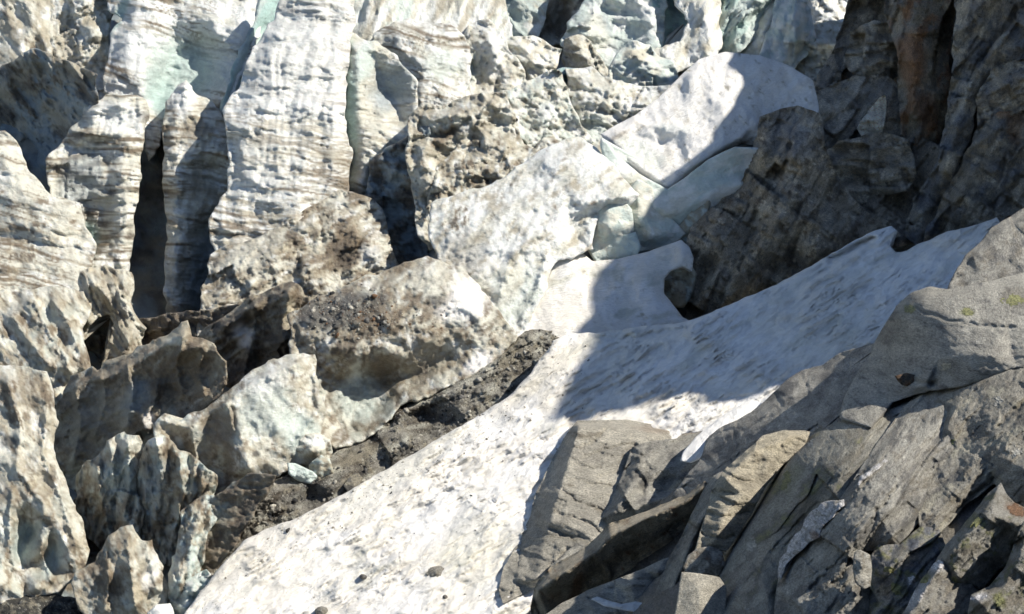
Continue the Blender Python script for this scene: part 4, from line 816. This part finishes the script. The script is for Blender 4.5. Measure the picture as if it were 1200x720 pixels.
# the cliff goes on out of the frame to the right and towards the viewer; its crest throws the blue shade on the snow
def cliff_mass():
    import bmesh
    line = [(33,8),(32,15),(31,19),(29.6,22.5),(28.45,25.3),(27.7,26.2),(26.6,27.3),(25.45,28.4),(24.5,29.2),(24.0,29.7),(23.95,29.95),(24.8,29.8),(25.6,29.65),(25.5,30.3),(24.95,31.3),(24.55,31.8),
            (24.3,32.5),(24.15,33.2),(24.35,33.8),(25.2,33.75),(26.4,33.4),(27.4,33.0),(28.4,32.5),(30.5,32.2),(32,32.3),(33.7,32.5),(35.5,32.6),(38.5,31.5),(41.1,30.7),(43.6,31),(45,31.3),(47.6,31.6),(50.2,32),(54,32.6),(60,32),(63,28),(66,20),(66,8)]
    bm = bmesh.new(); rings = []
    P = []
    for i in range(len(line)):
        a, b = line[i], line[(i + 1) % len(line)]
        k = max(1, int(math.hypot(b[0]-a[0], b[1]-a[1]) / .5))
        for j in range(k): P.append((a[0] + (b[0]-a[0]) * j / k, a[1] + (b[1]-a[1]) * j / k))
    P = np.array(P); P += np.stack([fbm(P[:,0]*.9, P[:,1]*.9, 3), fbm(P[:,0]*.9+9, P[:,1]*.9, 3)], 1) * .12
    cy, cz = 45, 16
    for x, s in ((22.5, .9), (24, 1.0), (27, .99), (34, .9)):
        rings.append([bm.verts.new((x + 1.2 * float(fbm(np.array([p[0]*.3]), np.array([p[1]*.3]))[0]), cy + (p[0]-cy)*s, cz + (p[1]-cz)*s)) for p in P])
    n = len(P)
    for r0, r1 in zip(rings, rings[1:]):
        for i in range(n): bm.faces.new((r0[i], r0[(i+1)%n], r1[(i+1)%n], r1[i]))
    for rg in (rings[0], rings[-1]):
        c = bm.verts.new(sum((v.co for v in rg), Vector()) / n)
        for i in range(n): bm.faces.new((rg[i], rg[(i+1)%n], c))
    bmesh.ops.recalc_face_normals(bm, faces=bm.faces)
    me = bpy.data.meshes.new('cliff_crest'); bm.to_mesh(me); bm.free()
    a = me.attributes.new('hue', 'FLOAT_VECTOR', 'POINT'); a.data.foreach_set('vector', np.tile(PAL['d'], (len(me.vertices), 1)).astype(np.float32).ravel())
    co = np.empty(len(me.vertices) * 3, np.float32); me.vertices.foreach_get('co', co)
    a = me.attributes.new('grain', 'FLOAT_VECTOR', 'POINT'); a.data.foreach_set('vector', co * 30)
    a = me.attributes.new('unit', 'FLOAT', 'POINT'); a.data.foreach_set('value', np.full(len(me.vertices), .03, np.float32))
    me.materials.append(MAT['rock']); me.transform(Matrix.Translation(-CLIFF.location)); o = bpy.data.objects.new('cliff_crest', me); COL.objects.link(o); o.parent = CLIFF
cliff_mass()
relief('rock_ground', [(600,735),(650,690),(720,650),(760,600),(830,540),(900,480),(960,450),(1040,420),(1100,380),(1250,330),(1660,280),(1660,820),(580,820)],
       [], field='f', pull=-14, edge=-10, step=3, blur=4, noise=NR_ROUGH, base='d', ang=45, paint=[('b',.4,20,2)], mat='rock', kind='structure', th=60)

# ---------------------------------------------------------------- sunlit rocks
rock('rock_slab', 'large flat-topped grey slab with a dark left end, standing in the snow', 'rock slab',
     [(677,495),(735,494),(765,500),(790,506),(815,502),(832,500),(842,520),(850,560),(800,640),(720,668),(655,680),(622,690),(590,706),(586,690),(592,665),(608,640),(622,608),(630,578),(648,540),(662,515)],
     [[(678,500,30),(668,535,32),(656,575,34),(646,608,34)],[(640,625,10),(628,680,-4)],[(700,500,26),(760,506,18),(825,505,6)],[(740,560,24),(720,600,30),(690,640,34)],(700,560,32),(780,540,16),(665,640,16),(676,655,6),(655,628,12),(690,625,36),(600,680,-30),(632,600,-16)],
     gain=(1.12,1.1,1.07), at=(680,660), tilt=(.15,1.6), edge=-38, blur=1.2, rnd=(0,0), rough=1.8, ang=-14, pull=-165, noise=NR_SLAB, base='l', paint=[('r',.45,40,2),('b',.2,20,2)], blobs=[(780,504,40,6,-4,'o',.4),(620,640,22,60,-20,'r',.7)],
     cracks=[([(680,525),(695,518),(708,505),(716,498)],1.6,6),([(683,537),(700,531),(712,525),(745,520)],1.5,5),([(655,572),(668,580),(680,590),(700,596),(712,600),(730,608)],1.6,6),([(745,525),(738,560),(722,590),(718,600)],3,11),([(700,560),(722,553),(740,552)],1.3,4),([(650,600),(690,612),(705,625)],1.8,6),([(765,530),(800,550)],1.8,6),([(662,560),(690,566),(715,570)],1.1,4),([(670,545),(705,548)],1.0,3),([(645,618),(668,630),(690,632)],1.5,5),([(760,512),(785,520),(815,518)],1.2,4),([(658,585),(640,606)],1.2,3)], th=50)
rock('rock_slab', 'crumpled middle ledge of rock with dark sockets behind the overhanging block', 'rock slab',
     [(742,525),(760,520),(800,515),(830,505),(845,520),(852,545),(840,562),(800,582),(760,598),(712,618),(690,640),(655,668),(645,665),(680,635),(700,610),(715,590),(730,560)],
     [[(750,535,20),(745,560,26),(720,600,32)],(760,560,10),(755,575,6),(780,550,24),(800,560,24),(820,535,20),(760,590,26),(735,600,26)], at=(740,630), tilt=(.1,1.45), edge=-14, blur=1.4, rough=1.8, ang=30, pull=-195, noise=NR_ROUGH, base='r', paint=[('l',.4,20,2),('d',.3,12,2)],
     blobs=[(756,562,6,12,-20,'k',.6)], cracks=[([(747,555),(755,565),(752,578)],4,14),([(742,530),(755,535)],3,8)], rnd=(3,3), th=40)
rock('rock_block', 'overhanging block with a dark shadowed front and a rust streak', 'rock block',
     [(624,740),(625,712),(627,690),(645,668),(665,655),(690,640),(702,628),(714,616),(738,608),(760,600),(785,590),(802,583),(815,574),(826,566),(834,575),(830,595),(818,618),(800,645),(780,655),(750,668),(718,682),(690,694),(660,712),(650,740)],
     [[(630,692,26),(660,672,30),(700,646,30),(716,628,34),(760,606,32),(802,588,32),(824,571,30)],[(668,684,14),(708,655,8),(760,626,4),(815,590,8)],(642,722,-14),(682,692,-28),(720,665,-34),(760,650,-38),(790,640,-34),(815,610,-24)],
     at=(720,680), tilt=(.25,.08), edge=-36, blur=1.0, rnd=(0,0), rough=3.2, gain=(1.35,1.25,1.1), ang=30, pull=-10, noise=[('fbm',7,40,1.5),('plane',-11,30,1.5),('ledge',3,16,2),('plane',-4,10,2),('ridge',1.4,4,1.5)], base='r', paint=[('b',.4,24),('d',.3,18,2),('o',.15,14,1,-60)],
     blobs=[(676,690,8,26,-10,'o',.8),(655,705,26,10,-10,'o',.3)], th=45)
relief('snow_patch', [(797,541),(800,530),(815,512),(830,500),(850,485),(880,468),(896,474),(862,497),(842,515),(826,535),(810,543)], [[(812,532,5),(835,508,6),(870,480,6)]], field='s', pull=100, edge=-3, rough=1, th=10, step=1.3, ang=45, noise=[('fbm',3,14),('ridge',1,6,3)], base='N', mat='snow', label='pointed white snow tongue lying on the flat-topped slab', cat='snow patch', rnd=(3,3))
rock('rock_rib', 'narrow steep grey rib running down to the bottom edge', 'rock rib',
     [(836,560),(846,554),(849,566),(843,585),(832,605),(824,628),(812,655),(800,680),(796,705),(795,740),(752,740),(762,715),(772,690),(786,655),(800,630),(815,598),(826,575)],
     [[(842,562,18),(830,598,24),(812,635,26),(792,685,28),(782,735,28)],[(798,690,4),(792,730,2)]], at=(805,660), tilt=(.1,.35), edge=-14, blur=1.4, rough=1.6, ang=62, pull=24, noise=NR_ROUGH[1:], base='r', paint=[('d',.4,14,3),('l',.3,12,3)], rnd=(3,3), th=40)
rock('rock_slab', 'low light grey slab below the overhanging block, snow in its crack', 'rock slab',
     [(632,742),(640,722),(660,708),(690,694),(720,682),(755,668),(782,655),(788,662),(778,690),(768,715),(755,742)],
     [(690,704,12),(740,685,16),(770,670,16),(700,722,20),(745,712,18)], gain=(1.05,1.03,1.0), at=(710,720), tilt=(.1,1.1), edge=-6, blur=1.4, rough=1.2, ang=8, pull=16, noise=NR_SLAB, base='l', paint=[('r',.5,24,2)], cracks=[([(690,702),(720,710),(745,712),(760,716)],3,9)], th=30, rnd=(3,3))
relief('snow_patch', [(692,702),(700,699),(712,704),(728,708),(745,705),(760,708),(762,715),(748,718),(728,715),(708,711)], [(728,710,4)], field='f', at=(725,714), tilt=(0,.9), pull=34, edge=-2, rough=1.5, th=8, step=1.2, noise=[('fbm',2,8)], base='N', mat='snow', label='thin strip of snow lying in the crack of the low slab', cat='snow patch', rnd=(2,2))
rock('rock_slab', 'smooth light slab at the bottom edge, right of the steep rib', 'rock slab',
     [(800,672),(820,674),(842,678),(850,690),(846,742),(788,742),(795,705)], [(820,690,10),(820,725,12)], gain=(1.02,1.0,.96), at=(820,735), tilt=(.05,.9), edge=-6, blur=1.2, rough=1.0, pull=18, noise=[('fbm',2,30),('ridge',.8,8,2),('fbm',.8,6)], base='l', paint=[('r',.35,30)], th=30, rnd=(3,3))
rock('rock_stone', 'tan rounded stone wedged between the rib and the big boulder', 'stone',
     [(802,664),(808,652),(818,645),(832,642),(845,648),(848,662),(842,674),(825,678),(806,674)], [(822,654,12),(835,660,12)], at=(825,676), tilt=(.05,.7), pull=26, noise=[('fbm',4,20),('facet',-3,12),('fbm',1.4,6)], base='b', paint=[('l',.5,14),('o',.2,10)], th=24, rough=1.5)
rock('rock_slab', 'stepped light slabs with horizontal cracks beside the big boulder', 'rock slab',
     [(836,575),(850,552),(870,535),(895,512),(920,506),(948,507),(940,525),(915,545),(895,570),(880,600),(862,630),(850,645),(828,642),(815,650),(822,625),(830,600)],
     [[(850,560,18),(880,530,20),(925,512,14)],(850,600,20),(870,580,20),(840,630,16),(900,535,18)], gain=(1.1,1.04,.93), at=(860,640), tilt=(.1,1.0), edge=-8, blur=1.4, rough=1.4, ang=-12, pull=16, noise=NR_SLAB+[('ledge',4,26,3)], base='l', paint=[('b',.35,20,2),('r',.35,20,2)],
     blobs=[(905,520,36,10,20,'Y',.35)], cracks=[([(828,600),(850,606),(878,600)],1.6,7),([(838,575),(860,578)],1.5,6),([(822,625),(845,632),(860,628)],1.6,7)], th=36, rnd=(3,3))
relief('snow_patch', [(822,640),(832,638),(845,644),(850,650),(840,652),(830,648)], [(836,645,3)], field='f', at=(836,650), tilt=(0,.8), pull=36, edge=-2, rough=1.2, th=6, step=1.2, noise=[('fbm',1.5,6)], base='N', mat='snow', label='scrap of snow above the tan rounded stone', cat='snow patch', rnd=(2,2))
rock('rock_ledge', 'crumbling dark grey ledge below the bright snow tongue', 'rock ledge',
     [(830,515),(850,500),(872,490),(885,482),(900,470),(918,450),(940,436),(965,430),(985,415),(1010,408),(1035,402),(1020,430),(1005,455),(990,480),(965,500),(945,512),(920,508),(895,516),(870,540),(848,558),(834,575),(802,585),(790,580),(805,560),(818,545),(826,530)],
     [[(850,512,18),(890,492,22),(925,455,22),(970,438,16),(1015,412,10)],[(840,545,22),(880,520,24),(930,495,22),(975,470,18)],(905,475,10),(860,530,12),(955,450,12),(820,565,18),(990,440,14),(935,478,26)], gain=(.9,.9,.92), edge=-8, blur=1.2, rough=2.4, ang=32, pull=14,
     noise=NR_ROUGH+[('ledge',7,24,3),('gaps',7,22,2),('facet',-9,18,2)], base='r', paint=[('d',.45,18,2),('l',.4,20,2)], cracks=[([(905,450),(915,475),(900,490)],3,12),([(860,505),(868,530),(858,550)],2.5,10),([(940,440),(950,470)],2.2,8)], th=45, rnd=(3,3))
rock('rock_boulder', 'broad sunlit boulder dotted with yellow lichen, a rusty cleft under it', 'boulder',
     [(985,490),(992,465),(1005,440),(1020,420),(1028,400),(1038,382),(1052,360),(1068,345),(1088,338),(1110,341),(1135,336),(1165,330),(1200,322),(1480,310),(1480,420),(1215,425),(1190,430),(1160,440),(1130,452),(1090,456),(1045,470),(1020,500)],
     [[(1050,372,20),(1085,348,24),(1140,345,24),(1230,326,24)],[(1018,425,20),(1046,412,34),(1052,435,36)],[(1045,400,26),(1060,385,30),(1110,375,32),(1180,380,30)],(1100,420,34),(1160,415,32),(1020,455,-14),(1000,475,-40),(1045,446,14),(1030,435,-2),(1085,448,24),(1220,390,30),(1036,440,10)],
     edge=-26, blur=1.2, rough=2.2, ang=-14, pull=44, noise=[('fbm',6,60),('facet',-7,44,1.6),('ledge',2.2,20,3),('ridge',2,8,2),('fbm',1.8,6),('ridge',1,3.5)], base='r', paint=[('l',.45,40,1.5),('d',.22,10,2)],
     blobs=[(1066,362,8,6,0,'g',.8),(1134,366,9,5,0,'g',.9),(1190,350,20,14,0,'b',.6),(1110,430,14,10,0,'b',.4)], cracks=[([(1075,362),(1110,375),(1150,382),(1190,384)],1.6,7),([(1036,455),(1060,447),(1095,450)],4,14)], rnd=(6,8), th=80, keep='lit')
rock('rock_stone', 'small rusty stone jammed in the cleft under the sunlit boulder', 'stone', [(1050,442),(1062,439),(1080,443),(1094,445),(1095,450),(1078,453),(1058,450)], [(1070,446,5),(1086,447,4)], at=(1072,450), pull=34, edge=-5, noise=[('fbm',2,8)], base='o', paint=[('b',.5,8),('k',.4,8)], rough=1, step=1.2, th=20, rnd=(2,2))
rock('rock_boulder', 'rough boulder at the right edge in front of the snow top', 'boulder',
     [(1112,338),(1120,320),(1132,302),(1150,285),(1162,270),(1180,258),(1200,246),(1480,230),(1480,330),(1200,325),(1160,336),(1135,340)],
     [[(1140,302,18),(1175,272,24),(1215,252,24)],(1150,325,8),(1180,300,24),(1200,310,16),(1230,290,22),(1165,318,12)], edge=-14, blur=1.6, rough=2.4, ang=30, pull=6, noise=NR_ROUGH, base='r', paint=[('l',.35,20),('b',.35,16),('d',.3,14)], rnd=(5,6), th=60)
# the great foreground mass, in the pieces its joints divide it into
rock('rock_boulder', 'huge dark left shoulder of the foreground rock, left of the quartz vein', 'boulder',
     [(842,750),(838,715),(838,690),(845,655),(858,632),(880,598),(905,560),(928,530),(948,508),(975,492),(1010,482),(1050,470),(1050,520),(1010,560),(985,595),(950,610),(930,640),(915,670),(908,750)],
     [[(848,690,10),(860,650,24),(890,600,26),(930,545,26),(960,512,22),(1010,495,18)],[(870,720,24),(885,670,34),(915,620,34),(960,570,34),(1000,540,30)],(850,730,4),(900,700,22)], gain=(.98,.98,.95), edge=-24, blur=2, rough=2, ang=48, pull=4, noise=NR_ROUGH, base='r', paint=[('d',.4,24,2),('b',.25,30,2),('g',.18,24,2)], blobs=[(925,560,24,12,60,'g',.4)], rnd=(5,6), th=90, step=1.5, keep='left')
MIDDLE = rock('rock_boulder', 'long streaked middle slope of the foreground rock, right of the quartz vein', 'boulder',
     [(905,760),(910,700),(916,668),(932,640),(950,612),(985,590),(1000,565),(1030,520),(1060,480),(1085,455),(1120,450),(1130,480),(1120,530),(1095,560),(1085,600),(1050,640),(1010,645),(1018,690),(1012,760)],
     [[(915,690,14),(950,640,22),(990,596,24),(1030,540,26),(1075,470,22)],[(950,720,26),(990,650,32),(1030,600,34),(1070,540,34),(1095,490,28)],(1000,700,26),(1080,590,14),(1045,630,16)], edge=-8, blur=1, rough=2, ang=50, pull=18, noise=NR_ROUGH, base='r', paint=[('l',.35,24,2.5),('d',.4,16,2.5),('b',.25,20)],
     blobs=[(1000,600,24,50,-50,'l',.35)], cracks=[([(985,600),(1020,560),(1060,500)],2,7),([(950,690),(1000,640),(1050,570)],2,8)], rnd=(2,2), th=90, step=1.5, keep='middle')
rock('rock_boulder', 'upper right part of the foreground rock with two wedge-shaped hollows', 'boulder',
     [(1070,480),(1100,458),(1130,448),(1148,440),(1175,425),(1200,412),(1480,380),(1480,640),(1210,600),(1175,575),(1165,565),(1130,590),(1100,625),(1080,620),(1075,590),(1085,560),(1095,525),(1100,500)],
     [[(1105,468,20),(1140,452,26),(1200,425,28)],[(1110,500,28),(1120,478,30),(1135,505,8),(1150,480,22)],(1090,520,10),(1100,540,6),(1150,530,28),(1200,480,36),(1180,540,30),(1115,580,18),(1095,610,4),(1220,560,26),(1082,560,2),(1175,500,32),(1125,525,6)], gain=(1.02,1.0,.96), edge=-8, blur=1, rough=2, ang=46, pull=16, noise=NR_ROUGH, base='r',
     paint=[('b',.35,30),('d',.35,16,2.5),('g',.2,20,2),('l',.25,20,2)], blobs=[(1080,488,8,6,0,'g',.7),(1110,520,10,6,0,'g',.4)], cracks=[([(1170,500),(1210,460),(1250,430)],2.5,10),([(1110,610),(1140,580),(1165,562)],3,12)], rnd=(2,2), th=90, step=1.5, keep='upper')
rock('rock_block', 'wedge block with a dark hollow beneath, set low in the foreground rock', 'rock block',
     [(1095,665),(1110,640),(1128,620),(1145,598),(1160,580),(1172,568),(1178,580),(1188,590),(1205,600),(1225,612),(1220,640),(1195,660),(1170,665),(1150,690),(1120,690),(1100,700)],
     [[(1110,652,26),(1140,612,32),(1168,575,30)],[(1130,640,34),(1165,605,36),(1200,615,30)],(1150,650,16),(1180,640,10),(1120,675,14)], at=(1140,690), tilt=(.0,.6), edge=-14, blur=1.4, rough=1.8, ang=48, pull=40, noise=NR_ROUGH[1:], base='r', paint=[('b',.4,20),('d',.3,14),('g',.25,14)], blobs=[(1192,598,16,8,-20,'o',.7),(1140,610,12,8,30,'g',.6)], th=50, rnd=(3,4), step=1.5, keep='wedge')
rock('rock_block', 'lower slope of dark rock between the wedge block and the bottom edge', 'rock block',
     [(1010,760),(1014,700),(1018,660),(1030,640),(1055,640),(1080,618),(1100,622),(1108,645),(1095,672),(1080,700),(1060,720),(1045,760)],
     [(1040,660,14),(1070,645,18),(1050,700,18),(1085,660,6),(1025,720,10)], edge=-8, blur=1.6, rough=2, ang=50, pull=10, noise=NR_ROUGH, base='u', paint=[('r',.5,20),('g',.3,16),('b',.3,14)], blobs=[(1055,690,10,10,0,'g',.5),(1068,682,6,8,0,'q',.35)], th=60, rnd=(3,4), step=1.5, keep='low')
rock('rock_block', 'pale quartz-edged block on the bottom edge near the right corner', 'rock block',
     [(1040,760),(1052,730),(1068,705),(1082,680),(1095,662),(1105,655),(1125,668),(1140,690),(1155,700),(1150,730),(1140,760)], [[(1060,725,22),(1085,690,26),(1102,664,24)],(1110,700,20),(1130,730,20),(1095,735,24)], at=(1095,745), tilt=(.0,.8), edge=-10, blur=1.4, rough=2, ang=50, pull=44, noise=NR_ROUGH[1:], base='r', paint=[('b',.45,20),('d',.3,12)],
     blobs=[(1075,698,7,26,-35,'q',.8),(1098,664,12,8,0,'q',.8),(1085,676,6,5,0,'g',.8)], th=50, rnd=(3,4), step=1.5, keep='quartz')
rock('rock_block', 'lichen-spotted block filling the bottom right corner', 'rock block',
     [(1130,760),(1136,720),(1140,698),(1160,690),(1180,665),(1190,640),(1200,612),(1480,600),(1480,760)], [[(1145,705,20),(1175,690,26),(1200,640,24)],(1170,730,26),(1210,700,28),(1230,650,26)], at=(1180,745), tilt=(.0,.8), edge=-10, blur=1.4, rough=2, ang=48, pull=52, noise=NR_ROUGH[1:], base='b', paint=[('r',.5,20),('d',.3,12),('g',.25,12)],
     blobs=[(1148,700,12,6,10,'q',.6),(1172,705,8,10,0,'g',.7)], th=50, rnd=(3,4), step=1.5, keep='corner')
rock('rock_fin', 'small upright sunlit flake below the dark notch', 'rock flake', [(1003,648),(1008,646),(1018,652),(1020,668),(1018,686),(1012,690),(1004,682),(1001,665)], [(1010,665,8)], at=(1010,688), tilt=(.1,.7), pull=44, edge=-5, noise=[('fbm',3,12),('facet',-3,9)], base='l', paint=[('b',.4,10)], rough=1.2, th=20, rnd=(2,3), step=1.3)
rock('quartz_vein', 'knobbly white quartz vein', None,
     [(911,678),(912,658),(921,645),(927,633),(938,622),(943,610),(952,598),(962,590),(976,587),(990,586),(991,593),(981,600),(972,610),(964,618),(961,630),(949,634),(941,645),(930,652),(921,664),(916,680)],
     [[(920,652,3),(940,630,4),(958,606,4),(980,592,3)]], parent=MIDDLE, pull=23, edge=-3, blur=.8, rough=4, th=16, step=1.2, ang=48, noise=[('facet',-7,9),('fbm',6,10),('facet',-4,5)], base='q', paint=[('r',.35,7),('b',.25,5)], blobs=[(955,628,8,5,-40,'o',.8),(932,648,5,4,0,'b',.7)], rnd=(2,3), grow=0)
rock('quartz_vein', 'thin broken white quartz streak', None,
     [(1003,568),(1008,558),(1018,552),(1027,545),(1036,539),(1040,541),(1031,549),(1021,557),(1012,564),(1006,571)], [[(1010,562,4),(1030,546,4)]], parent=MIDDLE, pull=27, edge=-3, blur=.8, rough=4, th=10, step=1.2, ang=48, noise=[('facet',-5,7),('fbm',6,7)], base='q', paint=[('r',.45,6)], rnd=(2,2), grow=0)

for lab, sx, sy, sa, sb, c_ in [('flat grey stone half sunk in the sunny snow', 511, 671, 13, 8, 'r'), ('small dark stone on the sunny snow, left of the flat grey one', 426, 676, 4.5, 3.5, 'd'),
                             ('grey stone at the bottom edge of the sunny snow', 376, 716, 8, 5, 'r'), ('tiny dark stone on the snow near the dark end of the flat-topped slab', 522, 700, 3.5, 2.5, 'd')]:
    relief('stone', [(sx + sa * math.cos(t), sy + sb * math.sin(t)) for t in np.linspace(0, 6.283, 10)[:-1]], [(sx, sy, 6)], field='s', at=(sx, sy), tilt=(0, .9), pull=8, edge=-4, rough=3, th=14, step=1.2, blur=.8,
           noise=[('facet', -5, 9), ('fbm', 3, 6)], base=c_, paint=[('b', .4, 6)], mat='rock', rnd=(2, 3), label=lab, cat='stone', group='stones lying on the snow')
rock('stone', 'tan angular stone standing on the debris beside the snow edge', 'stone', [(404,570),(412,560),(420,557),(424,562),(416,569),(408,575)], [(414,565,6)], field='g', pull=36, edge=0, base='T', paint=[('d',.4,6)], rough=1.2, step=1.2, th=14, rnd=(2,2), noise=[('facet',-4,8)], blobs=[(409,572,6,4,30,'k',.8)])
# ================================================================ LOOSE STONES
def stone_mesh(seed, sub=1):
    import bmesh
    bm = bmesh.new(); bmesh.ops.create_icosphere(bm, subdivisions=sub, radius=1.0)
    rs = np.random.RandomState(seed); s = np.array([1, rs.uniform(.6, .9), rs.uniform(.4, .7)])
    pl = rs.randn(7, 3); pl /= np.linalg.norm(pl, axis=1)[:, None]; dd = rs.uniform(.45, .85, 7)
    for v in bm.verts:
        p = np.array(v.co)
        for a, d in zip(pl, dd):
            e = p @ a - d
            if e > 0: p = p - a * e
        v.co = Vector(p * s)
    return bm
def scatter(name, key, n, size, cols, seed, density=None, label=None, kind='stuff', parent=None):
    rs = np.random.RandomState(seed)
    x, y, D = SURF[key][:3]
    p = np.ones(len(x)) if density is None else np.maximum(density(x, y), 0)
    p = p / p.sum(); pick = rs.choice(len(x), n, p=p)
    protos = []
    for k in range(5):
        bm = stone_mesh(seed + k, 1); protos.append((np.array([v.co[:] for v in bm.verts]), np.array([[v.index for v in f.verts] for f in bm.faces]))); bm.free()
    V, Fc, H, off = [], [], [], 0
    for i in pick:
        v, f = protos[rs.randint(5)]
        s = size * (rs.pareto(2.6) * .6 + .45); s = min(s, size * 4.5)
        q = Matrix.Rotation(rs.uniform(0, 6.28), 3, Vector(rs.randn(3)).normalized())
        w = v @ np.array(q).T * s * D[i] / FOC + to_world(x[i], y[i], D[i])
        V.append(w); Fc.append(f + off); off += len(v)
        c = PAL[cols[rs.randint(len(cols))]] * rs.uniform(.8, 1.2); H.append(np.tile(c, (len(v), 1)))
    V = np.concatenate(V); Fc = np.concatenate(Fc); H = np.concatenate(H)
    me = bpy.data.meshes.new(name); me.vertices.add(len(V)); me.vertices.foreach_set('co', V.astype(np.float32).ravel())
    me.loops.add(Fc.size); me.loops.foreach_set('vertex_index', Fc.astype(np.int32).ravel())
    me.polygons.add(len(Fc)); me.polygons.foreach_set('loop_start', (np.arange(len(Fc)) * 3).astype(np.int32)); me.update(calc_edges=True)
    a = me.attributes.new('hue', 'FLOAT_VECTOR', 'POINT'); a.data.foreach_set('vector', H.astype(np.float32).ravel())
    a = me.attributes.new('grain', 'FLOAT_VECTOR', 'POINT'); a.data.foreach_set('vector', (V * 30).astype(np.float32).ravel())
    a = me.attributes.new('unit', 'FLOAT', 'POINT'); a.data.foreach_set('value', np.full(len(V), .02, np.float32))
    me.materials.append(MAT['rock'])
    o = bpy.data.objects.new(name, me); COL.objects.link(o); o['kind'] = kind
    if parent: me.transform(Matrix.Translation(-parent.location)); o.parent = parent
    return o
scatter('gravel', 'debris', 5200, 1.2, ['d', 'r', 'k', 'b', 'l'], 11, lambda x, y: sstep(-.1, .5, fbm(x / 24, y / 24, 3)) + .15)
scatter('gravel', 'debris2', 500, 1.5, ['d', 'r', 'k', 'b', 'C'], 23)
scatter('gravel', 'snow', 3600, .50, ['d', 'b', 'b', 'k', 'T', 'r'], 37, lambda x, y: (np.exp(-((y - (716 - .62 * (x - 212))) / 26.) ** 2) + .14 * (y > 470) * sstep(-.1, .4, fbm(x / 50, y / 50, 3)) + .05 * (y > 440)) * (x < 690))
scatter('gravel', 'dome', 900, 1.5, ['d', 'k', 'r', 'r', 'l', 'o'], 51, lambda x, y: np.exp(-((x - 395) / 40.) ** 2 - ((y - 362) / 13.) ** 2) + .35 * np.exp(-((x - 430) / 60.) ** 2 - ((y - 375) / 20.) ** 2), parent=DOME)
for key, px, py, ra, rb, an, c, nm, lb in [
        ('lit', 1066, 362, 9, 6, 10, 'L', 'lichen_patch', None), ('lit', 1134, 366, 10, 6, -10, 'L', 'lichen_patch', None), ('lit', 1188, 352, 16, 8, 0, 'L', 'lichen_patch', None), ('lit', 1108, 430, 9, 6, 20, 'Y', 'lichen_patch', None), ('lit', 1150, 400, 8, 5, 20, 'M', 'lichen_patch', None),
        ('upper', 1080, 487, 8, 6, 20, 'L', 'lichen_patch', None), ('upper', 1112, 520, 9, 6, 40, 'L', 'lichen_patch', None), ('upper', 1170, 470, 8, 5, 40, 'M', 'lichen_patch', None), ('upper', 1190, 530, 9, 7, 40, 'M', 'lichen_patch', None),
        ('left', 922, 562, 14, 7, 60, 'g', 'lichen_patch', None), ('left', 950, 520, 8, 5, 50, 'M', 'lichen_patch', None), ('left', 880, 640, 10, 7, 50, 'M', 'lichen_patch', None),
        ('wedge', 1145, 612, 10, 6, 40, 'L', 'lichen_patch', None), ('wedge', 1192, 598, 15, 8, -20, 'o', 'lichen_patch', 'rusty orange patch'),
        ('quartz', 1082, 680, 8, 6, 30, 'L', 'lichen_patch', None), ('quartz', 1098, 664, 11, 7, 20, 'q', 'quartz_patch', 'white quartz patch'), ('quartz', 1068, 700, 6, 16, -35, 'q', 'quartz_patch', 'white quartz patch'),
        ('corner', 1172, 704, 7, 9, 0, 'L', 'lichen_patch', None), ('corner', 1146, 700, 12, 5, 10, 'q', 'quartz_patch', 'pale quartz patch'),
        ('low', 1050, 690, 9, 9, 0, 'L', 'lichen_patch', None), ('low', 1042, 668, 8, 6, 0, 'g', 'lichen_patch', None), ('low', 1068, 680, 6, 8, 0, 'q', 'quartz_patch', None),
        ('middle', 1000, 560, 10, 5, 50, 'M', 'lichen_patch', None), ('middle', 1060, 520, 9, 5, 50, 'M', 'lichen_patch', None), ('middle', 960, 700, 8, 6, 50, 'M', 'lichen_patch', None)]:
    patch(nm, key, px, py, ra, rb, an, c, lb, .55)

scatter('gravel', 'debris', 170, 2.6, ['d', 'r', 'b', 'l', 'T', 'C'], 61)
scatter('gravel', 'snow', 90, 1.5, ['d', 'b', 'r', 'k'], 63, lambda x, y: (np.exp(-((y - (716 - .62 * (x - 212))) / 20.) ** 2) + .03 * (y > 470)) * (x < 690))
